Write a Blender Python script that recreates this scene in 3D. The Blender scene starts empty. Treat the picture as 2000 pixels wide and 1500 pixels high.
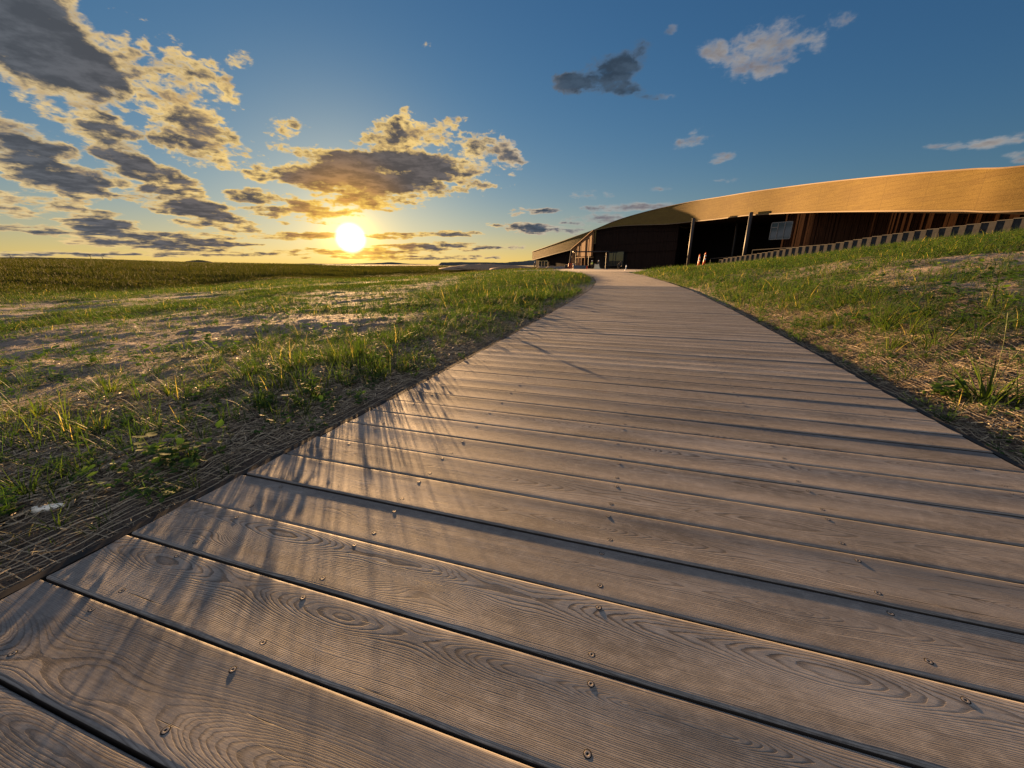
import bpy, math, random
import numpy as np
from mathutils import Vector
R = math.radians
S = bpy.context.scene
COL = S.collection
random.seed(7); RNG = np.random.default_rng(11)
CAMH = 0.80; F = 751.0; TH = math.atan((750-517)/F)

# ------------------------------------------------------------------ helpers for directions
def ray(px, py):
    a, c = (px-1000)/F, -(py-750)/F
    return Vector((a, math.cos(TH)+c*math.sin(TH), -math.sin(TH)+c*math.cos(TH)))
def at(px, py, Y):
    d = ray(px, py); return Vector((0, 0, CAMH)) + d*(Y/d.y)
def azel(px, py):
    d = ray(px, py).normalized(); return math.degrees(math.atan2(d.x, d.y)), math.degrees(math.asin(d.z))

# ------------------------------------------------------------------ camera
cam = bpy.data.objects.new('camera', bpy.data.cameras.new('camera')); COL.objects.link(cam)
cam.location = (0, 0, CAMH); cam.rotation_euler = (R(90)-TH, 0, 0)
cam.data.sensor_width = 36; cam.data.lens = 36*F/2000
cam.data.clip_start = 0.02; cam.data.clip_end = 12000
S.camera = cam
S.view_settings.view_transform = 'Standard'; S.view_settings.look = 'None'
S.view_settings.exposure = EXPO = 2.6; S.view_settings.gamma = 1

# ------------------------------------------------------------------ sun
SUN_AZ, SUN_EL = azel(685, 465)
sd = Vector((math.sin(R(SUN_AZ))*math.cos(R(SUN_EL)), math.cos(R(SUN_AZ))*math.cos(R(SUN_EL)), math.sin(R(SUN_EL))))
sl = bpy.data.lights.new('sun', 'SUN'); sl.energy = 5.0; sl.angle = R(0.5); sl.color = (1.0, 0.58, 0.25)
sun = bpy.data.objects.new('sun', sl); COL.objects.link(sun); sun.rotation_euler = sd.to_track_quat('Z', 'Y').to_euler()

# ------------------------------------------------------------------ node helper
class NT:
    def __init__(s, tree): s.t = tree; s.n = tree.nodes; s.l = tree.links
    def new(s, typ, **k):
        n = s.n.new(typ)
        for a, b in k.items(): setattr(n, a, b)
        return n
    def link(s, a, b): s.l.new(a, b)
    def _set(s, sock, v):
        if isinstance(v, bpy.types.NodeSocket): s.l.new(v, sock)
        elif v is not None: sock.default_value = v
    def math(s, op, a, b=None, c=None, clamp=False):
        n = s.new('ShaderNodeMath', operation=op, use_clamp=clamp)
        for i, v in enumerate((a, b, c)): s._set(n.inputs[i], v)
        return n.outputs[0]
    def vmath(s, op, a, b=None, scale=None):
        n = s.new('ShaderNodeVectorMath', operation=op)
        s._set(n.inputs[0], a); s._set(n.inputs[1], b)
        if scale is not None: s._set(n.inputs['Scale'], scale)
        return n.outputs['Value'] if op in ('DOT_PRODUCT', 'LENGTH', 'DISTANCE') else n.outputs[0]
    def comb(s, x, y, z):
        n = s.new('ShaderNodeCombineXYZ')
        for i, v in enumerate((x, y, z)): s._set(n.inputs[i], v)
        return n.outputs[0]
    def sep(s, v):
        n = s.new('ShaderNodeSeparateXYZ'); s._set(n.inputs[0], v); return n.outputs
    def noise(s, vec, scale, detail=3, rough=.55, dist=0, col=False):
        n = s.new('ShaderNodeTexNoise'); s._set(n.inputs['Vector'], vec)
        s._set(n.inputs['Scale'], scale); n.inputs['Detail'].default_value = detail
        n.inputs['Roughness'].default_value = rough; n.inputs['Distortion'].default_value = dist
        return n.outputs['Color' if col else 'Fac']
    def mix(s, fac, a, b, blend='MIX'):
        n = s.new('ShaderNodeMix', data_type='RGBA', blend_type=blend); n.clamp_factor = True
        s._set(n.inputs[0], fac); s._set(n.inputs[6], a); s._set(n.inputs[7], b); return n.outputs[2]
    def ss(s, v, a, b, lo=0., hi=1.):
        n = s.new('ShaderNodeMapRange', interpolation_type='SMOOTHSTEP'); s._set(n.inputs[0], v)
        for i, q in enumerate((a, b, lo, hi)): s._set(n.inputs[i+1], q)
        return n.outputs[0]
    def lin(s, v, a, b, lo=0., hi=1.):
        n = s.new('ShaderNodeMapRange'); s._set(n.inputs[0], v)
        for i, q in enumerate((a, b, lo, hi)): s._set(n.inputs[i+1], q)
        return n.outputs[0]
def c4(c): return (c[0], c[1], c[2], 1)

# ------------------------------------------------------------------ world: sky, aureole round the sun, clouds
W = bpy.data.worlds.new('World'); S.world = W; W.use_nodes = True
w = NT(W.node_tree); w.n.clear()
wo = w.new('ShaderNodeOutputWorld'); bg = w.new('ShaderNodeBackground'); w.link(bg.outputs[0], wo.inputs[0])
SKYS = 0.10; bg.inputs['Strength'].default_value = SKYS
sky = w.new('ShaderNodeTexSky', sky_type='NISHITA'); sky.sun_disc = False
sky.sun_elevation = R(SUN_EL+3.0); sky.sun_rotation = R(SUN_AZ); sky.altitude = 700
sky.air_density = 1.2; sky.dust_density = 0.6; sky.ozone_density = 2.0
geo = w.new('ShaderNodeTexCoord'); D = geo.outputs['Generated']
dx, dy, dz = w.sep(D)
el = w.math('MULTIPLY', w.math('ARCSINE', dz), 57.2958)
az = w.math('MULTIPLY', w.math('ARCTAN2', dx, dy), 57.2958)
ae = w.comb(az, el, 0.0)
sund = w.vmath('DOT_PRODUCT', D, tuple(sd))
ang = w.math('MULTIPLY', w.math('ARCCOSINE', w.math('MINIMUM', sund, 0.9999999)), 57.2958)
# perspective-correct cloud-layer noise coordinates
den = w.math('ADD', w.math('MAXIMUM', dz, 0.0), 0.10)
q = w.comb(w.math('DIVIDE', dx, den), w.math('DIVIDE', dy, den), 0.0)
K = 1.0/SKYS/2**EXPO      # display value 1.0
SKA = [c*K/3.66 for c in (.150, .30, .52)]; SKB = (1.0, 1.05, 1.0); BACK_FILL = (.72, .74, .82)
CL = [ # px, py, rx, ry, rot, weight
 (70,70,230,120,38,1.9),(150,120,150,80,40,1.7),(245,120,50,90,-35,.7),(200,250,90,50,20,.62),(380,150,95,45,38,.62),(355,240,120,75,50,.85),(400,300,70,40,35,.62),
 (50,290,150,60,28,1.5),(120,345,130,42,14,1.4),(250,315,85,42,30,1.2),(340,350,75,24,25,.7),(365,400,150,34,16,1.3),
 (200,440,80,34,8,1.2),(60,447,110,14,4,.9),(330,472,180,22,3,1.2),(430,440,90,16,8,.9),(520,400,80,28,12,.7),(490,300,50,22,35,.55),
 (20,400,60,25,10,.6),(110,400,80,20,5,.55),(280,85,26,18,20,.6),(300,130,60,30,30,.5),(240,30,60,14,20,.4),(110,220,70,30,20,.6),
 (740,338,190,52,-3,2.3),(650,350,110,40,10,1.3),(800,280,110,42,-10,.8),(760,250,60,22,-25,.6),(560,275,40,45,15,.5),(590,295,60,24,20,.55),
 (930,325,75,48,-25,.68),(985,310,30,40,0,.5),(680,388,170,24,-2,.72),(610,405,110,26,3,.62),(790,385,90,20,-5,.62),(510,345,40,12,5,.55),
 (610,461,110,9,1,.85),(760,460,70,7,0,.75),(840,482,110,9,-1,1.0),(690,492,150,8,0,.8),(885,456,70,7,0,.8),(950,484,90,7,0,.6),
 (300,497,300,6,0,.8),(540,495,160,5,0,.8),(800,503,200,5,0,.6),(450,420,40,12,5,.5),
 (1125,158,60,26,-6,1.5),(1195,138,72,36,-26,2.0),(1248,104,24,30,30,.9),(1212,170,52,20,12,1.4),(1165,122,40,18,-25,.8),(1240,105,35,20,-30,.6),(1500,88,100,46,-30,.52),(1395,98,30,22,0,.55),(1590,72,28,26,-30,.5),(1500,135,40,18,-10,.5),(1640,35,40,22,-30,.42),
 (470,117,30,20,10,.6),(1355,272,42,17,-12,.6),(1150,382,42,11,0,.62),(1050,447,95,12,3,1.2),(1210,405,110,9,-3,.85),(1165,430,90,13,-4,1.0),
 (1950,272,80,12,-9,.65),(1850,285,50,8,-4,.5),(1995,308,30,12,0,.55),(1030,413,40,9,0,.5),(1075,412,24,8,0,.5),(1290,370,30,6,-6,.5),(1410,308,22,9,-20,.45),(1310,58,14,9,-30,.45),(1280,190,40,8,0,.45),
 (835,85,22,9,10,.42),(1415,352,24,5,-5,.45),(1400,420,200,5,0,.3)]
Fm = None
for (px, py, rx, ry, ro, wt) in CL:
    a0, e0 = azel(px, py); cr, sr = math.cos(R(ro)), math.sin(R(ro))
    a1, e1 = azel(px+rx*cr, py+rx*sr); a2, e2 = azel(px-ry*sr, py+ry*cr)
    vx = np.array([a1-a0, e1-e0]); vy = np.array([a2-a0, e2-e0]); M = np.linalg.inv(np.array([vx, vy]).T)
    sx = w.vmath('DOT_PRODUCT', w.vmath('SUBTRACT', ae, (a0, e0, 0)), (M[0,0], M[0,1], 0))
    sy = w.vmath('DOT_PRODUCT', w.vmath('SUBTRACT', ae, (a0, e0, 0)), (M[1,0], M[1,1], 0))
    ln = w.math('MULTIPLY_ADD', sx, sx, w.math('MULTIPLY', sy, sy))
    v = w.math('MULTIPLY', w.math('SUBTRACT', 1.0, ln), wt)
    Fm = v if Fm is None else w.math('MAXIMUM', Fm, v)
# unseen bright cloud fill added behind and above the viewer to light the ground
gen = w.math('MULTIPLY', w.math('SUBTRACT', w.noise(q, .55, 3), .40), 5.0)
Fm = w.math('MAXIMUM', w.math('MINIMUM', Fm, 1.6), -1.2)
back_ = w.ss(dy, .15, -.25)
qs = w.vmath('MULTIPLY', ae, (1.0, 1.7, 1.0))
nA = w.math('SUBTRACT', w.noise(qs, .13, 5, .62, .5), .5)
nB = w.math('SUBTRACT', w.noise(q, 2.6, 7, .60, .3), .5)
nC = w.math('SUBTRACT', w.noise(qs, .9, 5, .54, .3), .5)
nn = w.math('ADD', w.math('ADD', w.math('MULTIPLY', nA, 2.6), w.math('MULTIPLY', nB, 3.6)), w.math('MULTIPLY', nC, 1.7))
dens = w.math('ADD', Fm, nn)
rsoft = w.ss(az, 4, 12); alpha = w.math('POWER', w.ss(dens, w.math('MULTIPLY', rsoft, -.15), w.math('ADD', w.lin(Fm, .3, 1.2, .5, .8), w.math('MULTIPLY', rsoft, .65))), w.math('ADD', 1.2, w.math('MULTIPLY', rsoft, .3)))
thick = w.ss(w.math('ADD', w.math('MULTIPLY', Fm, .85), w.math('ADD', w.math('MULTIPLY', nB, 4.0), w.math('ADD', w.math('MULTIPLY', nA, 1.5), w.math('MULTIPLY', nC, 1.6)))), .22, 1.0)
near = w.ss(ang, 34, 6)          # nearer the sun the thin cloud scatters more, and yellower
nearer = w.ss(ang, 11, 2.5)
left_ = w.ss(az, 2, -8)
thin = w.mix(left_, c4((.50*K, .46*K, .42*K)), c4((.80*K, .60*K, .30*K)))
thin = w.mix(near, thin, c4((1.0*K, .68*K, .22*K)))
thin = w.mix(nearer, thin, c4((1.15*K, .72*K, .12*K)))
dark = w.mix(near, c4((.070*K, .082*K, .100*K)), c4((.095*K, .082*K, .078*K)))
dark = w.mix(w.ss(az, -2, 8), dark, c4((.034*K, .056*K, .088*K)))
dark = w.mix(nearer, dark, c4((.50*K, .25*K, .06*K)))
nD = w.noise(w.vmath('ADD', q, (3.1, 7.7, 0)), 5.5, 6, .62)
thin = w.mix(w.ss(w.math('ADD', w.math('MULTIPLY', nD, 1.0), w.math('MULTIPLY', dens, .18)), (.48), .90), thin, w.mix(1.0, thin, c4((.50, .45, .50)), 'MULTIPLY'))
dark = w.mix(w.ss(nD, .40, .62), dark, w.mix(1.0, dark, c4((1.65, 1.6, 1.55)), 'MULTIPLY'))
a26, e26 = azel(1180, 142); dk = w.ss(w.vmath('DISTANCE', ae, (a26, e26, 0)), 9.5, 6.0)
thin = w.mix(w.math('MULTIPLY', dk, .85), thin, dark)
thick = w.math('MULTIPLY', thick, w.math('SUBTRACT', 1.0, w.math('MULTIPLY', w.math('MULTIPLY', rsoft, .6), w.math('SUBTRACT', 1.0, dk))))
cc = w.mix(thick, thin, dark)
# clear sky: Nishita, compressed, + aureole
skd = w.vmath('MULTIPLY', sky.outputs[0], (SKA[0], SKA[1], SKA[2]))
skc = w.vmath('DIVIDE', skd, w.vmath('ADD', w.vmath('MULTIPLY', skd, (SKB[0]/K, SKB[1]/K, SKB[2]/K)), (1, 1, 1)))
def au(width, power, col):
    g = w.math('POWER', w.math('MAXIMUM', w.math('SUBTRACT', 1.0, w.math('DIVIDE', ang, width)), 0.0), power)
    n = w.new('ShaderNodeVectorMath', operation='SCALE'); n.inputs[0].default_value = [c*K for c in col]; w.link(g, n.inputs['Scale']); return n.outputs[0]
hz = w.math('MULTIPLY', w.math('EXPONENT', w.math('MULTIPLY', w.math('MAXIMUM', el, 0.0), -.22)), w.ss(ang, 75, 10, .25, 1.0))
hzc = w.new('ShaderNodeVectorMath', operation='SCALE'); hzc.inputs[0].default_value = (.46*K, .27*K, .0); w.link(hz, hzc.inputs['Scale'])
glow = w.vmath('ADD', hzc.outputs[0], w.vmath('ADD', au(26, 3.0, (.42, .26, .0)), au(9, 2.2, (.75, .45, .05))))
base = w.vmath('ADD', skc, glow)
lowb = w.math('MULTIPLY', w.math('EXPONENT', w.math('MULTIPLY', w.math('MAXIMUM', el, 0.0), -.42)), w.ss(ang, 62, 12, .0, .72))
base = w.mix(lowb, base, c4((.92*K, .56*K, .13*K)))
full = w.mix(alpha, base, cc)
disc = w.ss(ang, 2.1, 1.15); disc2 = w.math('POWER', w.math('MAXIMUM', w.math('SUBTRACT', 1.0, w.math('DIVIDE', ang, 5.0)), 0.0), 2.2)
full = w.mix(disc, w.vmath('ADD', full, w.vmath('SCALE', (1.6*K, 1.0*K, .22*K), None, disc2)), c4((2.6*K, 2.4*K, 1.9*K)))
full = w.mix(w.math('MULTIPLY', back_, w.ss(gen, 0, .8)), full, c4((BACK_FILL[0]*K, BACK_FILL[1]*K, BACK_FILL[2]*K)))
below = w.ss(el, .2, -1.0)
full = w.mix(below, full, c4((.05*K, .05*K, .04*K)))
w.link(full, bg.inputs['Color'])

# ------------------------------------------------------------------ object helpers
def mk(name, V, polys, mat=None, parent=None, smooth=False, attrs=None):
    """V (n,3) array; polys: list of (m,k) int arrays"""
    me = bpy.data.meshes.new(name); V = np.asarray(V, dtype=np.float32)
    polys = [np.asarray(p, dtype=np.int32) for p in polys if len(p)]
    me.vertices.add(len(V)); me.vertices.foreach_set('co', V.ravel())
    idx = np.concatenate([p.ravel() for p in polys]); cnt = np.concatenate([np.full(len(p), p.shape[1]) for p in polys])
    st = np.concatenate([[0], np.cumsum(cnt)[:-1]]).astype(np.int32)
    me.loops.add(len(idx)); me.loops.foreach_set('vertex_index', idx)
    me.polygons.add(len(cnt)); me.polygons.foreach_set('loop_start', st)
    if smooth: me.polygons.foreach_set('use_smooth', np.ones(len(cnt), dtype=bool))
    for k, (typ, arr) in (attrs or {}).items():
        a = me.attributes.new(k, typ, 'POINT'); a.data.foreach_set('vector' if typ == 'FLOAT_VECTOR' else 'value', np.asarray(arr, dtype=np.float32).ravel())
    me.update(calc_edges=True); me.validate()
    if mat: me.materials.append(mat)
    o = bpy.data.objects.new(name, me); COL.objects.link(o)
    if parent: o.parent = parent
    return o
class MB:
    def __init__(s): s.v = []; s.f = []
    def add(s, vs, fs):
        b = len(s.v); s.v += [tuple(v) for v in vs]; s.f += [tuple(b+i for i in f) for f in fs]
    def box(s, c, d, rz=0, tilt=0):
        cx, cy, cz = c; x, y, z = d[0]/2, d[1]/2, d[2]/2; ca, sa = math.cos(rz), math.sin(rz)
        vs = [(cx+a*ca-b*sa, cy+a*sa+b*ca, cz+e) for e in (-z, z) for a, b in ((-x,-y),(x,-y),(x,y),(-x,y))]
        s.add(vs, [(3,2,1,0),(4,5,6,7),(0,1,5,4),(1,2,6,5),(2,3,7,6),(3,0,4,7)])
    def tube(s, p, q, r0, r1=None, n=10, caps=True):
        r1 = r0 if r1 is None else r1; p, q = Vector(p), Vector(q); d = (q-p).normalized()
        a = d.orthogonal().normalized(); b = d.cross(a)
        vs = [c + (a*math.cos(t)+b*math.sin(t))*r for c, r in ((p, r0), (q, r1)) for t in [2*math.pi*i/n for i in range(n)]]
        fs = [(i, (i+1)%n, n+(i+1)%n, n+i) for i in range(n)]
        if caps: fs += [tuple(range(n-1, -1, -1)), tuple(range(n, 2*n))]
        s.add(vs, fs)
    def lathe(s, c, prof, n=16):
        cx, cy, cz = c; vs = [(cx+r*math.cos(2*math.pi*i/n), cy+r*math.sin(2*math.pi*i/n), cz+z) for r, z in prof for i in range(n)]
        fs = [(j*n+i, j*n+(i+1)%n, (j+1)*n+(i+1)%n, (j+1)*n+i) for j in range(len(prof)-1) for i in range(n)]
        fs += [tuple(range(n-1, -1, -1)), tuple(range((len(prof)-1)*n, len(prof)*n))]
        s.add(vs, fs)
    def quadstrip(s, A, B):
        """sheet between two polylines"""
        n = len(A); s.add(list(A)+list(B), [(i, i+1, n+i+1, n+i) for i in range(n-1)])
    def build(s, name, mat, parent=None, smooth=False):
        me = bpy.data.meshes.new(name); me.from_pydata(s.v, [], s.f); me.materials.append(mat)
        if smooth: me.polygons.foreach_set('use_smooth', [True]*len(me.polygons))
        o = bpy.data.objects.new(name, me); COL.objects.link(o)
        if parent: o.parent = parent
        return o
def tag(o, label=None, cat=None, group=None, kind=None):
    if label: o['label'] = label
    if cat: o['category'] = cat
    if group: o['group'] = group
    if kind: o['kind'] = kind
    return o
def empty(name, loc=(0,0,0), rz=0):
    o = bpy.data.objects.new(name, None); COL.objects.link(o); o.location = loc; o.rotation_euler.z = rz; o.empty_display_size = .3; return o
def copy_tree(o, parent=None):
    c = o.copy(); COL.objects.link(c)
    if parent: c.parent = parent
    for ch in list(o.children): copy_tree(ch, c)
    return c

# ------------------------------------------------------------------ materials
def newmat(name):
    m = bpy.data.materials.new(name); m.use_nodes = True; t = NT(m.node_tree)
    return m, t, t.n['Principled BSDF']
def simple(name, col, rough=.7, metal=0, nscale=0, namp=.3, bump=0, stretch=(1,1,1), spec=.3):
    m, t, b = newmat(name); b.inputs['Roughness'].default_value = rough; b.inputs['Metallic'].default_value = metal
    b.inputs['Specular IOR Level'].default_value = spec
    if nscale:
        tc = t.new('ShaderNodeTexCoord').outputs['Object']; v = t.vmath('MULTIPLY', tc, stretch)
        n = t.noise(v, nscale, 5, .65); f = t.lin(n, .3, .7)
        t.link(t.mix(f, c4([x*(1-namp) for x in col]), c4([x*(1+namp) for x in col])), b.inputs['Base Color'])
        if bump:
            bp = t.new('ShaderNodeBump'); bp.inputs['Distance'].default_value = bump; t.link(n, bp.inputs['Height']); t.link(bp.outputs[0], b.inputs['Normal'])
    else: b.inputs['Base Color'].default_value = c4(col)
    return m
def deck_wood():
    m, t, b = newmat('weathered_decking')
    at_ = t.new('ShaderNodeAttribute', attribute_name='pc').outputs['Vector']; u, v, sd_ = t.sep(at_)
    wn = t.new('ShaderNodeTexWhiteNoise', noise_dimensions='1D'); t.link(sd_, wn.inputs['W']); r1, r2, r3 = t.sep(wn.outputs['Color'])
    zoff = t.math('MULTIPLY', sd_, 3.7)
    P = lambda su, sv: t.comb(t.math('MULTIPLY', u, su), t.math('MULTIPLY', v, sv), zoff)
    nb = t.math('SUBTRACT', t.noise(P(.8, .3), 1.0, 2, .5), .5)
    nc = t.math('SUBTRACT', t.noise(P(2.5, 9), 1.0, 3, .5), .5)
    nd = t.math('SUBTRACT', t.noise(P(14, 60), 1.0, 3, .6), .5)
    v0 = t.math('MULTIPLY', t.math('SUBTRACT', r1, .5), .16)
    zz = t.math('ADD', t.math('MULTIPLY', t.math('SUBTRACT', r2, .5), .09), t.math('MULTIPLY', nb, .30))
    vv = t.math('SUBTRACT', v, v0)
    Rr = t.math('SQRT', t.math('ADD', t.math('MULTIPLY', vv, vv), t.math('MULTIPLY', zz, zz)))
    vo = t.new('ShaderNodeTexVoronoi'); vo.inputs['Scale'].default_value = 1.0; t.link(P(1.5, 6.0), vo.inputs['Vector'])
    kn = t.math('POWER', t.math('MAXIMUM', t.math('SUBTRACT', 1.0, t.math('MULTIPLY', vo.outputs['Distance'], 2.6)), 0.0), 2.0)
    kn = t.math('MULTIPLY', kn, t.ss(t.sep(vo.outputs['Color'])[0], .62, .68))
    Rr = t.math('ADD', Rr, t.math('ADD', t.math('MULTIPLY', nc, .016), t.math('ADD', t.math('MULTIPLY', nd, .0030), t.math('MULTIPLY', kn, .045))))
    per = t.lin(r3, 0, 1, 1/.0030, 1/.0054)
    wr = t.math('MULTIPLY', t.math('SUBTRACT', t.noise(t.comb(t.math('MULTIPLY', Rr, 42), zoff, 0), 1.0, 2, .6), .5), 5.0)
    ph = t.math('FRACT', t.math('ADD', t.math('MULTIPLY', Rr, per), wr))
    late = t.math('MULTIPLY', t.ss(ph, .45, .86), t.ss(ph, 1.0, .93))      # dark latewood line
    late = t.math('MULTIPLY', late, t.lin(t.noise(P(1.6, 11), 1.0, 3, .6), .3, .65, .25, 1.0))
    fib = t.noise(P(6, 420), 1.0, 4, .7)
    blot = t.noise(P(2.2, 7), 1.0, 4, .6); blot2 = t.noise(P(30, 45), 1.0, 4, .7)
    c = t.mix(t.lin(blot, .3, .7), c4((.080, .077, .075)), c4((.240, .224, .208)))
    c = t.mix(t.lin(r2, 0, 1, 0, .55), c, c4((.17, .152, .138)))
    c = t.mix(t.math('MULTIPLY', t.lin(blot2, .45, .75), .45), c, c4((.33, .31, .285)))
    c = t.mix(t.ss(t.noise(P(1.3, 4), 1.0, 5, .65), .50, .68, 0, .5), c, c4((.125, .122, .118)))      # silvered patches
    c = t.mix(1.0, c, t.mix(r1, c4((.72, .73, .76)), c4((1.36, 1.32, 1.26))), 'MULTIPLY')
    c = t.mix(t.math('MULTIPLY', late, .85), c, c4((.032, .026, .023)))
    c = t.mix(t.math('MULTIPLY', t.ss(fib, .52, .72), .55), c, c4((.07, .056, .048)))
    c = t.mix(t.ss(kn, .55, .8, 0, .6), c, c4((.10, .065, .045)))
    # scattered short checks / cracks
    ck = t.noise(P(4, 160), 1.0, 2, .5); ckm = t.math('MULTIPLY', t.ss(ck, .70, .74), t.ss(blot, .45, .55))
    c = t.mix(ckm, c, c4((.02, .016, .013)))
    t.link(c, b.inputs['Base Color']); b.inputs['Roughness'].default_value = .76; b.inputs['Specular IOR Level'].default_value = .25
    h = t.math('ADD', t.math('MULTIPLY', late, -.00032), t.math('MULTIPLY', fib, .00018))
    h = t.math('ADD', h, t.math('ADD', t.math('MULTIPLY', ckm, -.001), t.math('MULTIPLY', blot2, .00020)))
    bp = t.new('ShaderNodeBump'); bp.inputs['Distance'].default_value = 1.0; bp.inputs['Strength'].default_value = .8
    t.link(h, bp.inputs['Height']); t.link(bp.outputs[0], b.inputs['Normal'])
    return m
def leafmat(name, ramp, rough=.5, trans=.42):
    m, t, b = newmat(name); out = t.n['Material Output']
    tint = t.new('ShaderNodeAttribute', attribute_name='tint').outputs['Fac']
    cr = t.new('ShaderNodeValToRGB'); t.link(tint, cr.inputs[0]); e = cr.color_ramp.elements
    e[0].position = ramp[0][0]; e[0].color = c4(ramp[0][1]); e[1].position = ramp[-1][0]; e[1].color = c4(ramp[-1][1])
    for p, c in ramp[1:-1]: n = e.new(p); n.color = c4(c)
    t.link(cr.outputs[0], b.inputs['Base Color']); b.inputs['Roughness'].default_value = rough; b.inputs['Specular IOR Level'].default_value = .12
    tr = t.new('ShaderNodeBsdfTranslucent'); t.link(t.mix(1.0, cr.outputs[0], c4((1.45, 1.55, .55)), 'MULTIPLY'), tr.inputs[0])
    ms = t.new('ShaderNodeMixShader'); ms.inputs[0].default_value = trans
    t.link(b.outputs[0], ms.inputs[1]); t.link(tr.outputs[0], ms.inputs[2]); t.link(ms.outputs[0], out.inputs[0])
    return m
GREEN = [(0, (.016, .034, .011)), (.35, (.027, .052, .014)), (.7, (.050, .072, .018)), (.88, (.13, .13, .038)), (1, (.34, .26, .13))]
M_grass = leafmat('grass_blades', GREEN, .65); M_weed = leafmat('weed_leaves', [(0, (.024, .052, .018)), (.5, (.042, .085, .024)), (1, (.09, .14, .038))], .75, .4)
M_crop = leafmat('field_grass', [(0, (.022, .028, .008)), (.6, (.040, .044, .012)), (1, (.085, .065, .022))], .8, .25)
M_straw = leafmat('straw_fibre', [(0, (.075, .055, .040)), (.5, (.18, .145, .105)), (1, (.42, .35, .25))], .6, .15)
def soil():
    m, t, b = newmat('dry_soil'); tc = t.new('ShaderNodeTexCoord').outputs['Object']
    x, y, z = t.sep(tc)
    a = t.noise(tc, .35, 6, .6); f = t.noise(tc, 9, 6, .7)
    # faint rows left by the netting and seeding, running with the path
    ca, sa = math.cos(R(17.3)), math.sin(R(17.3))
    lat = t.math('SUBTRACT', t.math('MULTIPLY', x, ca), t.math('MULTIPLY', y, sa)); lon = t.math('ADD', t.math('MULTIPLY', x, sa), t.math('MULTIPLY', y, ca))
    st = t.noise(t.comb(t.math('MULTIPLY', lat, 24), t.math('MULTIPLY', lon, 2.2), 0), 1.0, 4, .6)
    c = t.mix(t.lin(a, .35, .65), c4((.15, .118, .098)), c4((.27, .22, .185)))
    c = t.mix(t.lin(f, .35, .7), c, c4((.31, .255, .215))); c = t.mix(t.math('MULTIPLY', t.ss(st, .5, .75), .6), c, c4((.12, .085, .062)))
    veg = t.new('ShaderNodeAttribute', attribute_name='veg').outputs['Fac']
    gn = t.noise(tc, 1.3, 6, .7); far_ = t.noise(t.vmath('MULTIPLY', tc, (1, 1, 0)), .05, 5, .6)
    gc = t.mix(gn, c4((.045, .052, .016)), c4((.085, .088, .03))); gc = t.mix(t.lin(far_, .4, .65), gc, c4((.11, .095, .04)))
    c = t.mix(t.math('MULTIPLY', veg, t.ss(t.math('ADD', veg, gn), .6, 1.2)), c, gc)
    net = t.new('ShaderNodeAttribute', attribute_name='net').outputs['Fac']; c = t.mix(t.math('MULTIPLY', net, .8), c, c4((.050, .038, .030)))  # soil darkened under the netting: moist soil and painted shade between strands
    t.link(c, b.inputs['Base Color']); b.inputs['Roughness'].default_value = .95; b.inputs['Specular IOR Level'].default_value = .1
    bp = t.new('ShaderNodeBump'); bp.inputs['Distance'].default_value = .05; bp.inputs['Strength'].default_value = .9
    f2 = t.noise(t.vmath('MULTIPLY', tc, (1, 1, 1)), 2.6, 6, .7); hh = t.math('ADD', t.math('ADD', t.math('MULTIPLY', f, 1.0), t.math('MULTIPLY', f2, 3.2)), t.math('MULTIPLY', st, .5)); t.link(hh, bp.inputs['Height']); t.link(bp.outputs[0], b.inputs['Normal'])
    return m
M_soil = soil()
def fascia_mat():
    m, t, b = newmat('tan_roof_edge_cladding'); tc = t.new('ShaderNodeAttribute', attribute_name='pc').outputs['Vector']
    n1 = t.noise(t.vmath('MULTIPLY', tc, (1.2, 9, 1)), 1.0, 6, .7); n2 = t.noise(t.vmath('MULTIPLY', tc, (5, 16, 1)), 1.0, 5, .75)
    u, v, _ = t.sep(tc)
    course = t.math('FRACT', t.math('MULTIPLY', v, 3.2)); line = t.ss(course, .10, .0)
    br = t.new('ShaderNodeTexWhiteNoise', noise_dimensions='2D'); t.link(t.comb(t.math('FLOOR', t.math('MULTIPLY', u, .45)), t.math('FLOOR', t.math('MULTIPLY', v, 3.2)), 0), br.inputs['Vector'])
    c = t.mix(t.lin(n1, .3, .7), c4((.150, .102, .030)), c4((.215, .150, .046))); c = t.mix(t.math('MULTIPLY', br.outputs['Value'], .35), c, c4((.14, .09, .03)))
    c = t.mix(t.ss(n2, .60, .70, 0, .45), c, c4((.10, .06, .02))); jn = t.math('FRACT', t.math('MULTIPLY', u, .30)); c = t.mix(t.math('MULTIPLY', t.ss(jn, .016, .004), .5), c, c4((.07, .045, .02)))
    big = t.noise(t.vmath('MULTIPLY', tc, (.35, 1.2, 1)), 1.0, 4, .6); c = t.mix(t.ss(big, .42, .66, 0, .4), c, c4((.13, .085, .03)))
    c = t.mix(t.math('MULTIPLY', line, .3), c, c4((.10, .065, .025)))
    t.link(c, b.inputs['Base Color']); b.inputs['Roughness'].default_value = .8; b.inputs['Specular IOR Level'].default_value = .08
    bp = t.new('ShaderNodeBump'); bp.inputs['Distance'].default_value = .015; t.link(t.math('ADD', n2, t.math('MULTIPLY', line, -.4)), bp.inputs['Height']); t.link(bp.outputs[0], b.inputs['Normal'])
    return m
M_deck = deck_wood(); M_fascia = fascia_mat()
M_trim = simple('pale_metal_trim', (.20, .14, .075), .7)
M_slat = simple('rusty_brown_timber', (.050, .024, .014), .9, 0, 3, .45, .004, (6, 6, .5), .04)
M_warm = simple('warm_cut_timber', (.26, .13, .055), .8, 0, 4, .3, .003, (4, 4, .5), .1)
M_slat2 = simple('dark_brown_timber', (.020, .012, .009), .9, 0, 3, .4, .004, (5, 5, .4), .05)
M_dark = simple('dark_recess', (.018, .013, .010), .9)
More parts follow.
